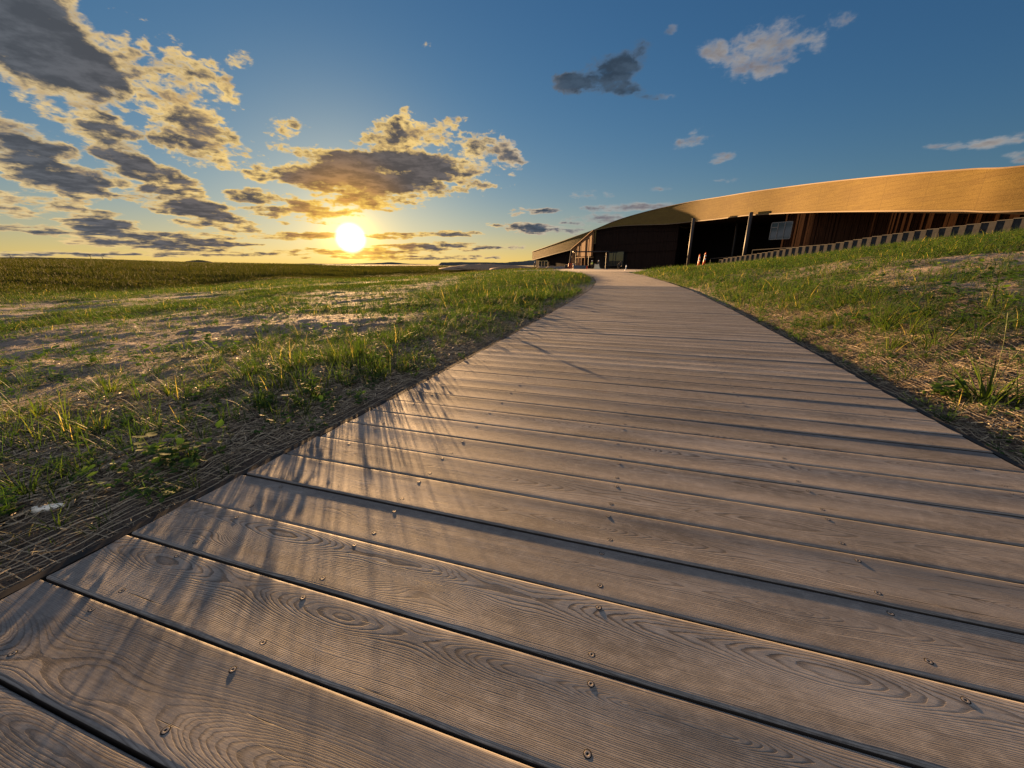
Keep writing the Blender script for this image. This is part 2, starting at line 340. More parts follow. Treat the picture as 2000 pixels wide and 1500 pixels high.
M_conc = simple('grey_precast_concrete', (.050, .050, .052), .9, 0, 6, .25, .003, (1, 1, 1), .04)
M_concd = simple('dark_concrete_cap', (.065, .062, .06), .85, 0, 6, .15)
M_steel = simple('dark_grey_steel', (.035, .034, .034), .7)
M_col = simple('grey_column_paint', (.026, .026, .028), .6, 0, 4, .1)
M_frame = simple('pale_window_frame', (.20, .19, .175), .6)
M_black = simple('black_edging', (.012, .011, .010), .8)
M_beam = simple('sawn_timber', (.55, .40, .20), .6, 0, 8, .15, .003, (1, 8, 8))
M_orange = simple('orange_plastic', (.80, .11, .02), .45)
M_white = simple('white_reflective', (.80, .78, .74), .5)
M_screw = simple('worn_screw_steel', (.24, .22, .20), .6, .5)
M_skin = simple('skin', (.45, .26, .18), .6); M_cloth = simple('dark_work_clothes', (.025, .028, .035), .9)
M_vest = simple('yellow_green_vest', (.42, .55, .10), .7); M_cream = simple('cream_canvas', (.72, .60, .40), .8)
M_stone = simple('grey_rubble', (.14, .13, .125), .9, 0, 4, .3, .05); M_dirt = simple('brown_dirt', (.22, .15, .095), .95, 0, 2, .35, .08)
M_hill = simple('far_hill', (.055, .055, .05), .95, 0, .02, .3); M_tree = simple('bark', (.04, .03, .022), .9)
M_red = simple('red_orange_paint', (.55, .10, .04), .5)
def glassm():
    m, t, b = newmat('window_glass'); b.inputs['Base Color'].default_value = (.02, .025, .03, 1); b.inputs['Roughness'].default_value = .02
    b.inputs['Specular IOR Level'].default_value = .6; b.inputs['Coat Weight'].default_value = 0.2; b.inputs['Coat Roughness'].default_value = .02
    b.inputs['Metallic'].default_value = .0
    return m
M_glass = glassm()

# ------------------------------------------------------------------ terrain
CA, SA = math.cos(R(17.3)), math.sin(R(17.3))
def latlon(x, y): return x*CA - y*SA, x*SA + y*CA          # across / along the boardwalk
def xy(lat, lon): return lat*CA + lon*SA, -lat*SA + lon*CA
LE = np.array([(-3,-1.50),(0,-1.46),(1.0,-1.42),(2,-1.38),(4,-1.36),(10,-1.36),(14,-1.45),(19.5,-1.82),(27,-2.7),(36,-4.5),(44,-7.2),(49,-10.5),(51,-16)])
RE = np.array([(-3,1.50),(0,1.50),(1.6,1.56),(4,1.66),(8,1.75),(14,1.75),(20,1.45),(33,.5),(46,-1.1),(51,-1.8)])
def ledge(lon): return np.interp(lon, LE[:,0], LE[:,1])
def redge(lon): return np.interp(lon, RE[:,0], RE[:,1])
def zpy(px, py, r):
    return CAMH + r*math.tan(R(azel(px, py)[1]))
def azp(px): return math.degrees(math.atan2(px-1000, 786))
COLS = [ (-180, [(3,-.05),(10,-.1),(60,-.3),(4000,0)]), (-100, [(3,-.05),(10,-.5),(30,-1.2),(60,-.8),(300,2),(4000,0)]),
 (azp(-500), [(1.5,-.04),(3,-.12),(10,-.75),(18,-1.15),(32,-1.7),(48,-1.3),(70,-.7),(400,zpy(-300,500,400)),(900,2),(4000,0)]),
 (azp(0), [(1.7,-.04),(4,-.14),(10,-.45),(21,zpy(0,636,21)),(34,-1.6),(44,-1.75),(54,zpy(0,578,54)),(400,zpy(0,505,400)),(900,2),(4000,0)]),
 (azp(200), [(2,-.04),(4,-.12),(10,-.38),(22,zpy(200,612,22)),(38,-1.45),(48,-1.7),(60,zpy(200,575,60)),(420,zpy(200,507,420)),(900,2),(4000,0)]),
 (azp(400), [(2.4,-.04),(10,-.30),(25,zpy(400,590,25)),(44,-1.35),(56,-1.6),(70,zpy(400,563,70)),(500,zpy(400,513.5,500)),(900,2),(4000,0)]),
 (azp(550), [(3,-.04),(10,-.25),(28,-.75),(48,-1.1),(66,-1.5),(90,-1.4),(600,zpy(550,515.5,600)),(1200,0),(4000,0)]),
 (azp(700), [(3.2,-.04),(12,-.25),(32,-.75),(52,-.95),(75,-1.9),(110,-2.2),(700,zpy(700,517.5,700)),(4000,0)]),
 (azp(850), [(3.6,-.04),(12,-.15),(35,-.5),(54,-.62),(70,-1.5),(120,-2.2),(800,zpy(850,517.5,800)),(4000,0)]),
 (azp(1000), [(5,-.04),(20,-.1),(45,-.05),(65,-.12),(90,-.2),(120,-.6),(800,-1),(4000,0)]),
 (azp(1100), [(8,-.04),(20,.0),(40,.05),(60,-.03),(80,-.15),(130,-.2),(4000,0)]),
 (azp(1190), [(20,-.04),(50,-.04),(75,-.14),(130,-.2),(4000,0)]),
 (azp(1240), [(26,-.04),(36,.08),(50,.10),(75,.0),(130,0),(4000,0)]),
 (azp(1300), [(16,-.04),(26,.25),(38,zpy(1300,521,38)),(50,.35),(70,.1),(4000,0)]),
 (azp(1400), [(7,-.05),(14,.18),(30,.62),(44,zpy(1400,517,44)),(60,.9),(90,.9),(4000,0)]),
 (azp(1560), [(3.8,-.06),(10,.35),(22,.95),(30,1.25),(41,zpy(1560,503,41)),(60,1.6),(100,1.6),(4000,0)]),
 (azp(1750), [(2.6,-.07),(8,.50),(17,1.15),(26,1.65),(36.5,zpy(1750,479,36.5)),(60,2.1),(100,2),(4000,0)]),
 (azp(2000), [(2.2,-.08),(7,.55),(16,1.35),(25,1.95),(33.5,zpy(2000,456,33.5)),(60,2.7),(100,2.6),(4000,0)]),
 (azp(2600), [(1.8,-.08),(7,.6),(16,1.5),(25,2.2),(35,3.0),(60,3),(4000,0)]),
 (100, [(1.8,-.08),(7,.4),(25,1.6),(60,2),(4000,0)]), (180, [(3,-.05),(10,-.1),(60,-.3),(4000,0)])]
RN = np.concatenate([[0], np.geomspace(.5, 4000, 130)])
AZN = np.linspace(-180, 180, 721)
_rows = []
for a, pts in COLS:
    pts = [(0, pts[0][1])] + pts
    _rows.append(np.interp(RN, [p[0] for p in pts], [p[1] for p in pts]))
_rows = np.array(_rows); _caz = np.array([c[0] for c in COLS])
HT = np.array([np.interp(AZN, _caz, _rows[:, j]) for j in range(len(RN))]).T
for _ in range(3):                                            # soften creases
    HT[1:-1] = (HT[:-2]+2*HT[1:-1]+HT[2:])/4; HT[:, 2:-1] = (HT[:, 1:-2]+2*HT[:, 2:-1]+HT[:, 3:])/4
for _ in range(8): HT[1:-1] = (HT[:-2]+2*HT[1:-1]+HT[2:])/4
# value noise
_T = RNG.random((256, 256))
def vn(x, y, s):
    x = np.asarray(x)/s+1000; y = np.asarray(y)/s+1000; xi = np.floor(x).astype(int); yi = np.floor(y).astype(int); fx = x-xi; fy = y-yi
    fx = fx*fx*(3-2*fx); fy = fy*fy*(3-2*fy); g = lambda i, j: _T[i % 256, j % 256]
    return (g(xi,yi)*(1-fx)+g(xi+1,yi)*fx)*(1-fy)+(g(xi,yi+1)*(1-fx)+g(xi+1,yi+1)*fx)*fy - .5
def ground(x, y):
    x = np.asarray(x, float); y = np.asarray(y, float); r = np.hypot(x, y); a = np.degrees(np.arctan2(x, y))
    ai = (a+180)*2; i = np.clip(ai.astype(int), 0, 719); fa = ai-i
    lr = np.interp(r, RN, np.arange(len(RN))); j = np.clip(lr.astype(int), 0, len(RN)-2); fr = lr-j
    z = (HT[i,j]*(1-fa)+HT[i+1,j]*fa)*(1-fr)+(HT[i,j+1]*(1-fa)+HT[i+1,j+1]*fa)*fr
    lat, lon = latlon(x, y); t = np.maximum(ledge(lon)-lat, lat-redge(lon))       # distance outside the deck
    t = np.where((lon > -8) & (lon < 51), t, 3.0)
    k = np.clip((t-.05)/1.5, 0, 1)
    lump = (vn(x,y,.45)*.055+vn(x,y,.17)*.024+vn(x,y,.07)*.010+vn(x,y,1.7)*.14)*np.clip(k*1.1+.12,0,1)*np.clip(1.4-r/160,.15,1) + vn(x,y,14)*.35*np.clip((r-14)/40,0,1) + vn(x,y,60)*1.0*np.clip((r-80)/200,0,1)
    z = z+lump
    e = np.clip((t-.0)/.9, 0, 1); z = -.035*(1-e)*np.where(lat>0,1.9,1.0) + z*e - .0*t
    z = np.where(t < -.02, np.minimum(z, -.035)-np.clip((-.02-t)/.12, 0, 1)*.13, z)
    pl = np.clip((lon-44)/4, 0, 1)*np.clip((lat+13)/4,0,1)*np.clip((8-lat)/5,0,1)*np.clip((94-lon)/5,0,1)  # level forecourt
    return z*(1-pl)+(-.17)*pl
def vegamount(x, y):
    """0 bare soil ... 1 thick grass"""
    x = np.asarray(x, float); y = np.asarray(y, float); r = np.hypot(x, y); a = np.degrees(np.arctan2(x, y)); lat, lon = latlon(x, y)
    t = np.maximum(ledge(lon)-lat, lat-redge(lon)); left = lat < 0
    n = vn(x,y,2.3)+.6*vn(x,y,.8)+.7*vn(x,y,7)
    vl = .27+np.where(r > 14, .22, 0)*np.clip((r-14)/10,0,1)+.6*np.clip((r-36)/12,0,1)
    crest = np.interp(a, [-60, azp(0), azp(200), azp(400), azp(700), azp(850)], [17, 18, 20, 23, 30, 36])
    vl = vl + .75*np.exp(-((r-crest)/3.5)**2) - .0*np.exp(-((r-crest-17)/7)**2)*(a < azp(600))
    bank = np.exp(-((t-3.0)/2.8)**2)*np.clip((lon-7)/4,0,1)*np.clip((46-lon)/6,0,1); vl = vl+bank*.95
    rr = np.interp(a, [azp(1240), azp(1400), azp(1560), azp(1750), azp(2000)], [36, 44, 41, 36.5, 33.5])
    vr = .50+.85*np.clip((r/rr-.30)/.16, 0, 1)+.6*np.exp(-((t-.9)/.7)**2)*np.clip((lon-3.5)/2,0,1)
    v = np.where(left, vl, vr)+n*.85
    v = v*np.clip(t/.35, 0, 1)
    v = np.where(left & (r > 42), np.maximum(v, .8), v)
    v = np.where((lon > 44) & (lat > -14) & (lat < 8) & (lon < 90), 0, v)
    return np.clip(v, 0, 1)

def build_ground():
    azs = np.radians(np.concatenate([np.linspace(-180,-64,60)[:-1], np.linspace(-64,64,700), np.linspace(64,180,60)[1:-1]]))
    rs = np.concatenate([[.25], np.geomspace(.5, 60, 420), np.geomspace(61, 6000, 150)])
    A, Rr = np.meshgrid(azs, rs); X = Rr*np.sin(A); Y = Rr*np.cos(A); Z = ground(X, Y)
    n, m = X.shape; V = np.stack([X, Y, Z], -1).reshape(-1, 3)
    I = np.arange(n*m).reshape(n, m); I2 = np.roll(I, -1, 1)
    q_ = np.stack([I[:-1], I2[:-1], I2[1:], I[1:]], -1).reshape(-1, 4)[:, ::-1]
    V = np.vstack([V, [[0, 0, -.17]]]); c = len(V)-1
    tri = np.stack([I2[0], I[0], np.full(m, c)], -1)[:, ::-1]
    veg = np.append(vegamount(X, Y).ravel(), 0)
    la_, lo_ = latlon(X, Y); t_ = np.maximum(ledge(lo_)-la_, la_-redge(lo_)); net = np.append((np.clip((2.5-t_+vn(X, Y, .5))/.8, 0, 1)*np.clip((10-lo_)/3, 0, 1)).ravel(), 0)
    o = mk('ground', V, [q_, tri], M_soil, smooth=True, attrs={'veg': ('FLOAT', veg), 'net': ('FLOAT', net)}); tag(o, kind='structure'); return o
build_ground()

# ------------------------------------------------------------------ boardwalk
PITCH = .1876; GAP = .0070; S0 = .288*.8
PL = {}
def planks():
    Vs = []; Q = []; N = []; pc = []; base = 0
    k0 = int((-1.6-S0)/PITCH)
    k = k0
    while True:
        s0 = S0+k*PITCH; s1 = s0+PITCH
        if s1 > 50.6: break
        sc = (s0+s1)/2; w_ = (PITCH-GAP)/2
        dz0 = random.uniform(-.0012, .0012); tw = random.uniform(-.0018, .0018); cup = random.uniform(.0018, .0036) if s0 < 14 else .0036
        skew = random.uniform(-.0012, .0012)
        if s0 < 16: prof = [(-1,-.038),(-1,-.005),(-.988,-.0022),(-.965,-.0005),(-.92,.0),(-.7,0),(-.35,0),(0,0),(.35,0),(.7,0),(.92,0),(.965,-.0005),(.988,-.0022),(1,-.005),(1,-.038)]
        else: prof = [(-1,-.038),(-1,-.003),(-.96,0),(0,0),(.96,0),(1,-.003),(1,-.038)]
        nU = 17 if s0 < 5 else (9 if s0 < 12 else 3)
        l0 = float(ledge(sc))+random.uniform(-.004, .004); l1 = float(redge(sc))+random.uniform(-.003, .003)
        seed = random.uniform(0, 90); wa, wp = 0., 0.; wob = [wa*math.sin(wp+iu*6.0/nU) for iu in range(nU)]; PL[k] = (dz0, tw, cup, l0, 0.)
        P = len(prof)
        for iu in range(nU):
            f = iu/(nU-1); lat = l0+(l1-l0)*f
            for (a, z) in prof:
                lon = sc+a*w_+skew*(f-.5)*2
                # end cut follows the edge line
                zz = z+dz0+cup*a*a*(1 if z > -.02 else 0)+tw*a*(f-.5)*2+wob[iu]
                x, y = xy(lat, lon); Vs.append((x, y, zz)); pc.append((lat+seed*3.1, a*w_, seed))
        for iu in range(nU-1):
            for j in range(P-1):
                a = base+iu*P+j; Q.append((a, a+P, a+P+1, a+1))
        N.append([base+j for j in range(P)]); N.append([base+(nU-1)*P+j for j in range(P)][::-1])
        base += P*nU; k += 1
    groups = {}
    for f in N: groups.setdefault(len(f), []).append(f)
    o = mk('boardwalk', np.array(Vs), [np.array(Q)]+[np.array(g) for g in groups.values()], M_deck, smooth=True, attrs={'pc': ('FLOAT_VECTOR', pc)})
    me = o.data
    me.materials.append(simple('gap_shade_board_edge', (.030, .024, .020), .95)); nz = np.empty(len(me.polygons)*3, dtype=np.float32); me.polygons.foreach_get('normal', nz)  # dark colour on the side faces paints the shade inside the gaps
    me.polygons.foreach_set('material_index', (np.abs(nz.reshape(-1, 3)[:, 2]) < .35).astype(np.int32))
    es = np.zeros(len(me.polygons), dtype=bool); es[:len(Q)] = True; me.polygons.foreach_set('use_smooth', es)
    me.set_sharp_from_angle(angle=R(50))
    return o
deck = planks(); tag(deck, kind='structure')
def edging():
    for E_, sg, r in ((LE, -1, LE), (RE, 1, RE)):
        mb = MB(); lons = np.concatenate([np.arange(-1.5, 50.5, .25)])
        e = ledge(lons) if sg < 0 else redge(lons)
        def row(off, z): return [(*xy(float(l)+sg*off, float(s)), z) for l, s in zip(e, lons)]
        mb.quadstrip(row(.012, -.2), row(.012, -.004)); mb.quadstrip(row(.012, -.004), row(.040, -.003)); mb.quadstrip(row(.040, -.003), row(.040, -.2))
        mb.build('edging', M_black, deck)
    for l in (-1.20, -.73, -.02, .66, 1.37):
        mb = MB(); x0, y0 = xy(l, 20); mb.box((x0, y0, -.09), (.045, 43, .10), -R(17.3)); mb.build('joist', M_black, deck)
edging()
def screw_mesh():
    mb = MB(); n = 14; prof = [(.0058,-.004),(.0058,.0002),(.0053,.0006),(.0030,.0006),(.0024,.0004),(.0004,.0004)]
    mb.lathe((0,0,0), prof, n); return mb
M_hole_shade = simple('painted_countersink_shade', (.012, .010, .009), .9)  # flat dark ring and centre, painted as the shadow of the screw recess
def add_hole_shade(o):
    me = o.data; me.materials.append(M_hole_shade); b = len(me.vertices); import bmesh
    bm = bmesh.new(); bm.from_mesh(me); ring = []
    for i in range(14):
        a = 6.2832*i/14; ring.append((bm.verts.new((math.cos(a)*.0056, math.sin(a)*.0056, .0005)), bm.verts.new((math.cos(a)*.0078, math.sin(a)*.0074, .0003))))
    for i in range(14):
        f = bm.faces.new((ring[i][0], ring[i][1], ring[(i+1)%14][1], ring[(i+1)%14][0])); f.material_index = 1
    for f in bm.faces:
        if max(v.co.xy.length for v in f.verts) < .0026: f.material_index = 1
    bm.to_mesh(me); bm.free(); return o
ROWS = (-1.20, -.73, -.02, .66, 1.37)
def topz(k, lat, off):
    dz0, tw, cup, l0, _ = PL.get(k, (0, 0, .002, 0, 0)); a = (off-PITCH/2)/((PITCH-GAP)/2); f = (lat-l0)/3.0
    return dz0+cup*a*a+tw*a*(f-.5)*2
spots = []
for k in range(-2, 90):
    for r_ in ROWS:
        for off in (.037, .160):
            lon = S0+k*PITCH+off; x, y = xy(r_+random.uniform(-.012, .012)+.002*k*(r_ > -.8), lon+random.uniform(-.006, .006)); spots.append((math.hypot(x, y), x, y, k, r_, off))
vis = [s for s in spots if s[2] > .3 and abs(s[1]/s[2]) < 1.9]; vis.sort()
rest = MB(); first = None
for i, (d, x, y, k, r_, off) in enumerate(vis):
    z0 = topz(k, r_, off)
    if d > 16: break
    if i < 100:
        if first is None: o = add_hole_shade(screw_mesh().build('screw', M_screw, deck)); first = o
        else: o = first.copy(); COL.objects.link(o); o.parent = deck
        o.location = (x, y, z0+random.uniform(-.0001, .0002)); o.rotation_euler = (0, 0, random.uniform(0, 6))
    else:
        rest.lathe((x, y, z0), [(.0064,-.002),(.0064,.0003),(.003,.0004),(.0003,.0003)], 8)
o = rest.build('screws', simple('dark_screw', (.05, .045, .042), .6, .3), deck); tag(o, kind='stuff')

# ------------------------------------------------------------------ blade generator
def blade_mesh(name, B, H, Wd, AZ, LEAN, CURV, tint, mat, seg=3, parent=None):
    """B (n,3) bases; blades bend over towards AZ"""
    n = len(B); L = seg+1; t = np.linspace(0, 1, L)
    dirx, diry = np.sin(AZ), np.cos(AZ); face = AZ+RNG.uniform(-.6, .6, n)+math.pi/2; fx, fy = np.sin(face), np.cos(face)
    V = []
    for j, tt in enumerate(t):
        hor = H*(LEAN*tt+CURV*tt*tt); up = H*(tt*np.sqrt(np.clip(1-LEAN**2, .1, 1))-CURV*.45*tt**2.5)
        c = B+np.stack([dirx*hor, diry*hor, up], -1)
        wd = Wd*(1-tt**1.6)*.5*(1 if tt > 0 else .8)
        if j < L-1:
            V.append(c-np.stack([fx*wd, fy*wd, 0*wd], -1)); V.append(c+np.stack([fx*wd, fy*wd, 0*wd], -1))
        else: V.append(c)
    nv = len(V); V = np.stack(V, 1).reshape(-1, 3); b = (np.arange(n)*nv)[:, None]
    qs = np.concatenate([b+np.array([[2*j, 2*j+1, 2*j+3, 2*j+2]]) for j in range(L-2)]) if L > 2 else np.zeros((0, 4), int)
    tr = b+np.array([[2*(L-2), 2*(L-2)+1, 2*(L-2)+2]])
    return mk(name, V, [qs, tr], mat, parent, smooth=True, attrs={'tint': ('FLOAT', np.repeat(tint, nv))})
def tufts(name, X, Y, nb, H, spread, wd, mat=M_grass, seg=3, tint=(.0, .85), lean=(.1, .6), curv=(.05, .5), zoff=-.01):
    """nb blades per tuft; H per-tuft height"""
    n = len(X); idx = np.repeat(np.arange(n), nb); m = len(idx)
    a = RNG.uniform(0, 2*np.pi, m); rr = np.abs(RNG.normal(0, 1, m))*spread*np.repeat(np.ones(n), nb)*(H[idx]/.12)**.5
    bx = X[idx]+np.sin(a)*rr; by = Y[idx]+np.cos(a)*rr; bz = ground(bx, by)+zoff
    h = H[idx]*RNG.uniform(.45, 1.15, m); tb = np.clip(RNG.uniform(*tint, n)[idx]*.6+RNG.random(m)**2*.4, 0, 1)
    tb = np.where(RNG.random(m) < .03, 1.0, tb)
    w_ = wd*RNG.uniform(.6, 1.3, m)*(h/.12)**.4
    return blade_mesh(name, np.stack([bx, by, bz], -1), h, w_, a+RNG.normal(0, .5, m), RNG.uniform(*lean, m), RNG.uniform(*curv, m), tb, mat, seg)
def scatter(n, rmin, rmax, amin, amax, power=1.0, test=None):
    r = np.exp(RNG.uniform(np.log(rmin), np.log(rmax), n)) if power == 0 else (RNG.uniform(rmin**power, rmax**power, n))**(1/power)
    a = np.radians(RNG.uniform(amin, amax, n)); x = r*np.sin(a); y = r*np.cos(a)
    lat, lon = latlon(x, y); t = np.maximum(ledge(lon)-lat, lat-redge(lon)); ok = (t > .07) | (lon > 51)
    ok &= ~((lon > 44) & (lat > -14) & (lat < 8) & (lon < 90))
    ok &= ~((x > wallx(y)-.25) & (y > 5) & (y < 60))
    v = vegamount(x, y); ok &= RNG.random(n) < (v**1.5 if test is None else test(v, r, t, lat))
    return x[ok], y[ok], v[ok], t[ok], r[ok]
# retaining wall line, also used to keep grass in front of it
WN = Vector((1.247*22, 22)); WF = Vector((1.05*22, 44)); WD = (WF-WN).normalized()
def wallx(y): return WN.x+(np.asarray(y)-WN.y)*(WF.x-WN.x)/(WF.y-WN.y)

def grow():
    # near tufts, both sides
    x, y, v, t, r = scatter(7500, 1.2, 9, -62, 62, 1.3)
    H = np.clip(RNG.lognormal(np.log(.115), .42, len(x)), .03, .30)*(.7+.6*v)
    H = np.where(t < .5, H*.8, H)*np.where(latlon(x, y)[0] > 0, 1.35, 1.0)
    tufts('meadow_grass', x, y, 20, H, .026, .0036, seg=3)['kind'] = 'stuff'
    # taller tufts close to the left edging: they throw the long shadows over the deck
    n = 480; lo = RNG.uniform(.5, 7.0, n); t_ = RNG.uniform(.12, 1.9, n)**1.0; keep = vn(lo*1.0, t_*.6, .55) > .04; lo, t_ = lo[keep], t_[keep]
    x, y = xy(ledge(lo)-t_, lo); tufts('edge_grass', x, y, 12, RNG.uniform(.10, .20, len(x)), .02, .0042, lean=(.05, .45))['kind'] = 'stuff'
    n = 260; lo = RNG.uniform(1.0, 3.6, n); t_ = RNG.uniform(.35, 1.7, n); kp = vn(lo, t_, .33) > .12; lo, t_ = lo[kp], t_[kp]; n = len(lo); x, y = xy(ledge(lo)-t_, lo)
    tufts('edge_grass', x, y, 11, RNG.uniform(.13, .25, n), .022, .0046, lean=(.03, .4), tint=(.1, .8))['kind'] = 'stuff'
    # sparse short blades between tufts
    x, y, v, t, r = scatter(12000, 1.0, 9, -62, 62, 1.3, lambda v, r, t, lat: .25+.5*v)
    tufts('sprouting_grass', x, y, 3, np.full(len(x), .045), .03, .0032, tint=(.2, 1))['kind'] = 'stuff'
    # mid distance
    x, y, v, t, r = scatter(60000, 8, 32, -58, 60, 1.6)
    H = np.clip(RNG.lognormal(np.log(.12), .4, len(x)), .04, .32)*(.65+.6*v)
    tufts('meadow_grass', x, y, 8, H, .05, .008, seg=2)['kind'] = 'stuff'
    x, y, v, t, r = scatter(90000, 28, 75, -58, 60, 1.8)
    H = np.clip(RNG.lognormal(np.log(.17), .4, len(x)), .05, .38)*(.65+.5*v)
    tufts('meadow_grass', x, y, 6, H, .10, .022, seg=1, tint=(0, .8))['kind'] = 'stuff'
    x, y, v, t, r = scatter(60000, 70, 170, -50, 6, 1.4)
    tufts('meadow_grass', x, y, 4, RNG.uniform(.15, .4, len(x)), .25, .06, mat=M_crop, seg=1, tint=(.3, 1))['kind'] = 'stuff'
    # the far field on the left, taller stuff
    n = 130000; r = np.exp(RNG.uniform(np.log(46), np.log(520), n)); a = np.radians(RNG.uniform(-60, -6, n)); x = r*np.sin(a); y = r*np.cos(a)
    edge = np.interp(np.degrees(a), [-60, azp(0), azp(210), azp(350), azp(490), azp(665), azp(850)], [50, 54, 60, 66, 76, 95, 140])
    ok = (r > edge*(1+.5*vn(x, y, 11))) & (RNG.random(n) < np.clip((r/edge-.8)*2.2, .25, .9)); x, y, r = x[ok], y[ok], r[ok]
    H = RNG.uniform(.25, .75, len(x))*(1+.6*vn(x, y, 6))*np.clip(r/90, .75, 2.0)*np.clip((r/edge[ok]-.85)*2.5, .35, 1)
    tufts('field_crop', x, y, 4, H, .16, .07, mat=M_crop, seg=1, lean=(.05, .35), curv=(0, .2))['kind'] = 'stuff'
grow()

def leafy(name, pts, mat=M_weed, leaf=.03, n_leaf=16, hh=.10, parent=None, stems=5):
    """small broad-leaved weeds; pts list of (x,y,scale)"""
    Vs = []; Q = []; T = []; base = 0
    for (x, y, sc) in pts:
        z0 = float(ground(x, y)) if parent is None else 0.
        tint = random.random()
        for s in range(stems):
            a = random.uniform(0, 6.28); ln = hh*sc*random.uniform(.5, 1.1); out = random.uniform(.25, 1.0)
            ex, ey, ez = math.cos(a)*ln*out, math.sin(a)*ln*out, ln*math.sqrt(max(.1, 1.1-out*out*.6))
            # stem ribbon
            p0 = Vector((x, y, z0-.01)); p1 = p0+Vector((ex, ey, ez)); w_ = Vector((-math.sin(a), math.cos(a), 0))*.0012*sc
            Vs += [p0-w_, p0+w_, p1+w_*.5, p1-w_*.5]; Q.append((base, base+1, base+2, base+3)); T += [tint*.5]*4; base += 4
            for l in range(max(3, n_leaf//stems)):
                f = random.uniform(.25, 1.02); c = p0.lerp(p1, f); la = a+random.uniform(-2.4, 2.4); ll = leaf*sc*random.uniform(.5, 1.2); wd = ll*random.uniform(.28, .42)
                d = Vector((math.cos(la), math.sin(la), random.uniform(-.3, .6))).normalized(); sd_ = d.cross(Vector((random.uniform(-.3,.3), random.uniform(-.3,.3), 1))).normalized(); up = sd_.cross(d)
                tt = min(1, max(0, tint*.5+random.random()*.5)); dr = -up*ll*.12
                v = [c, c+d*ll*.3+sd_*wd*.8, c+d*ll*.65+sd_*wd*.75+dr*.5, c+d*ll+dr, c+d*ll*.65-sd_*wd*.75+dr*.5, c+d*ll*.3-sd_*wd*.8, c+d*ll*.35-up*ll*.06, c+d*ll*.65-up*ll*.06+dr*.5]
                Vs += v; b = base; Q += [(b, b+1, b+6, b+6), (b+1, b+2, b+7, b+6), (b+2, b+3, b+7, b+7), (b, b+6, b+5, b+5), (b+6, b+7, b+4, b+5), (b+7, b+3, b+4, b+4)]; T += [tt]*8; base += 8
    quads = [q_ for q_ in Q if q_[2] != q_[3]]; tris = [q_[:3] for q_ in Q if q_[2] == q_[3]]
    return mk(name, np.array([tuple(v) for v in Vs]), [np.array(quads), np.array(tris)], mat, parent, smooth=True, attrs={'tint': ('FLOAT', T)})
def weeds():
    x, y, v, t, r = scatter(3800, 1.2, 8, -62, 62, 1.2, lambda v, r, t, lat: (.10+.55*v**1.2)*np.where(lat > 0, 2.3, 1.)+.7*np.exp(-((t-1.0)/.5)**2))
    o = leafy('low_weeds', [(a, b, random.uniform(.5, 1.3)) for a, b in zip(x, y)]); tag(o, kind='stuff')
    x, y, v, t, r = scatter(13000, 5, 26, -58, 60, 1.4, lambda v, r, t, lat: np.where(lat > 0, .9, .45)*(.1+.75*v))
    o = leafy('low_weeds', [(a, b, random.uniform(1.0, 2.4)) for a, b in zip(x, y)], n_leaf=10, leaf=.04, stems=3); tag(o, kind='stuff')
weeds()

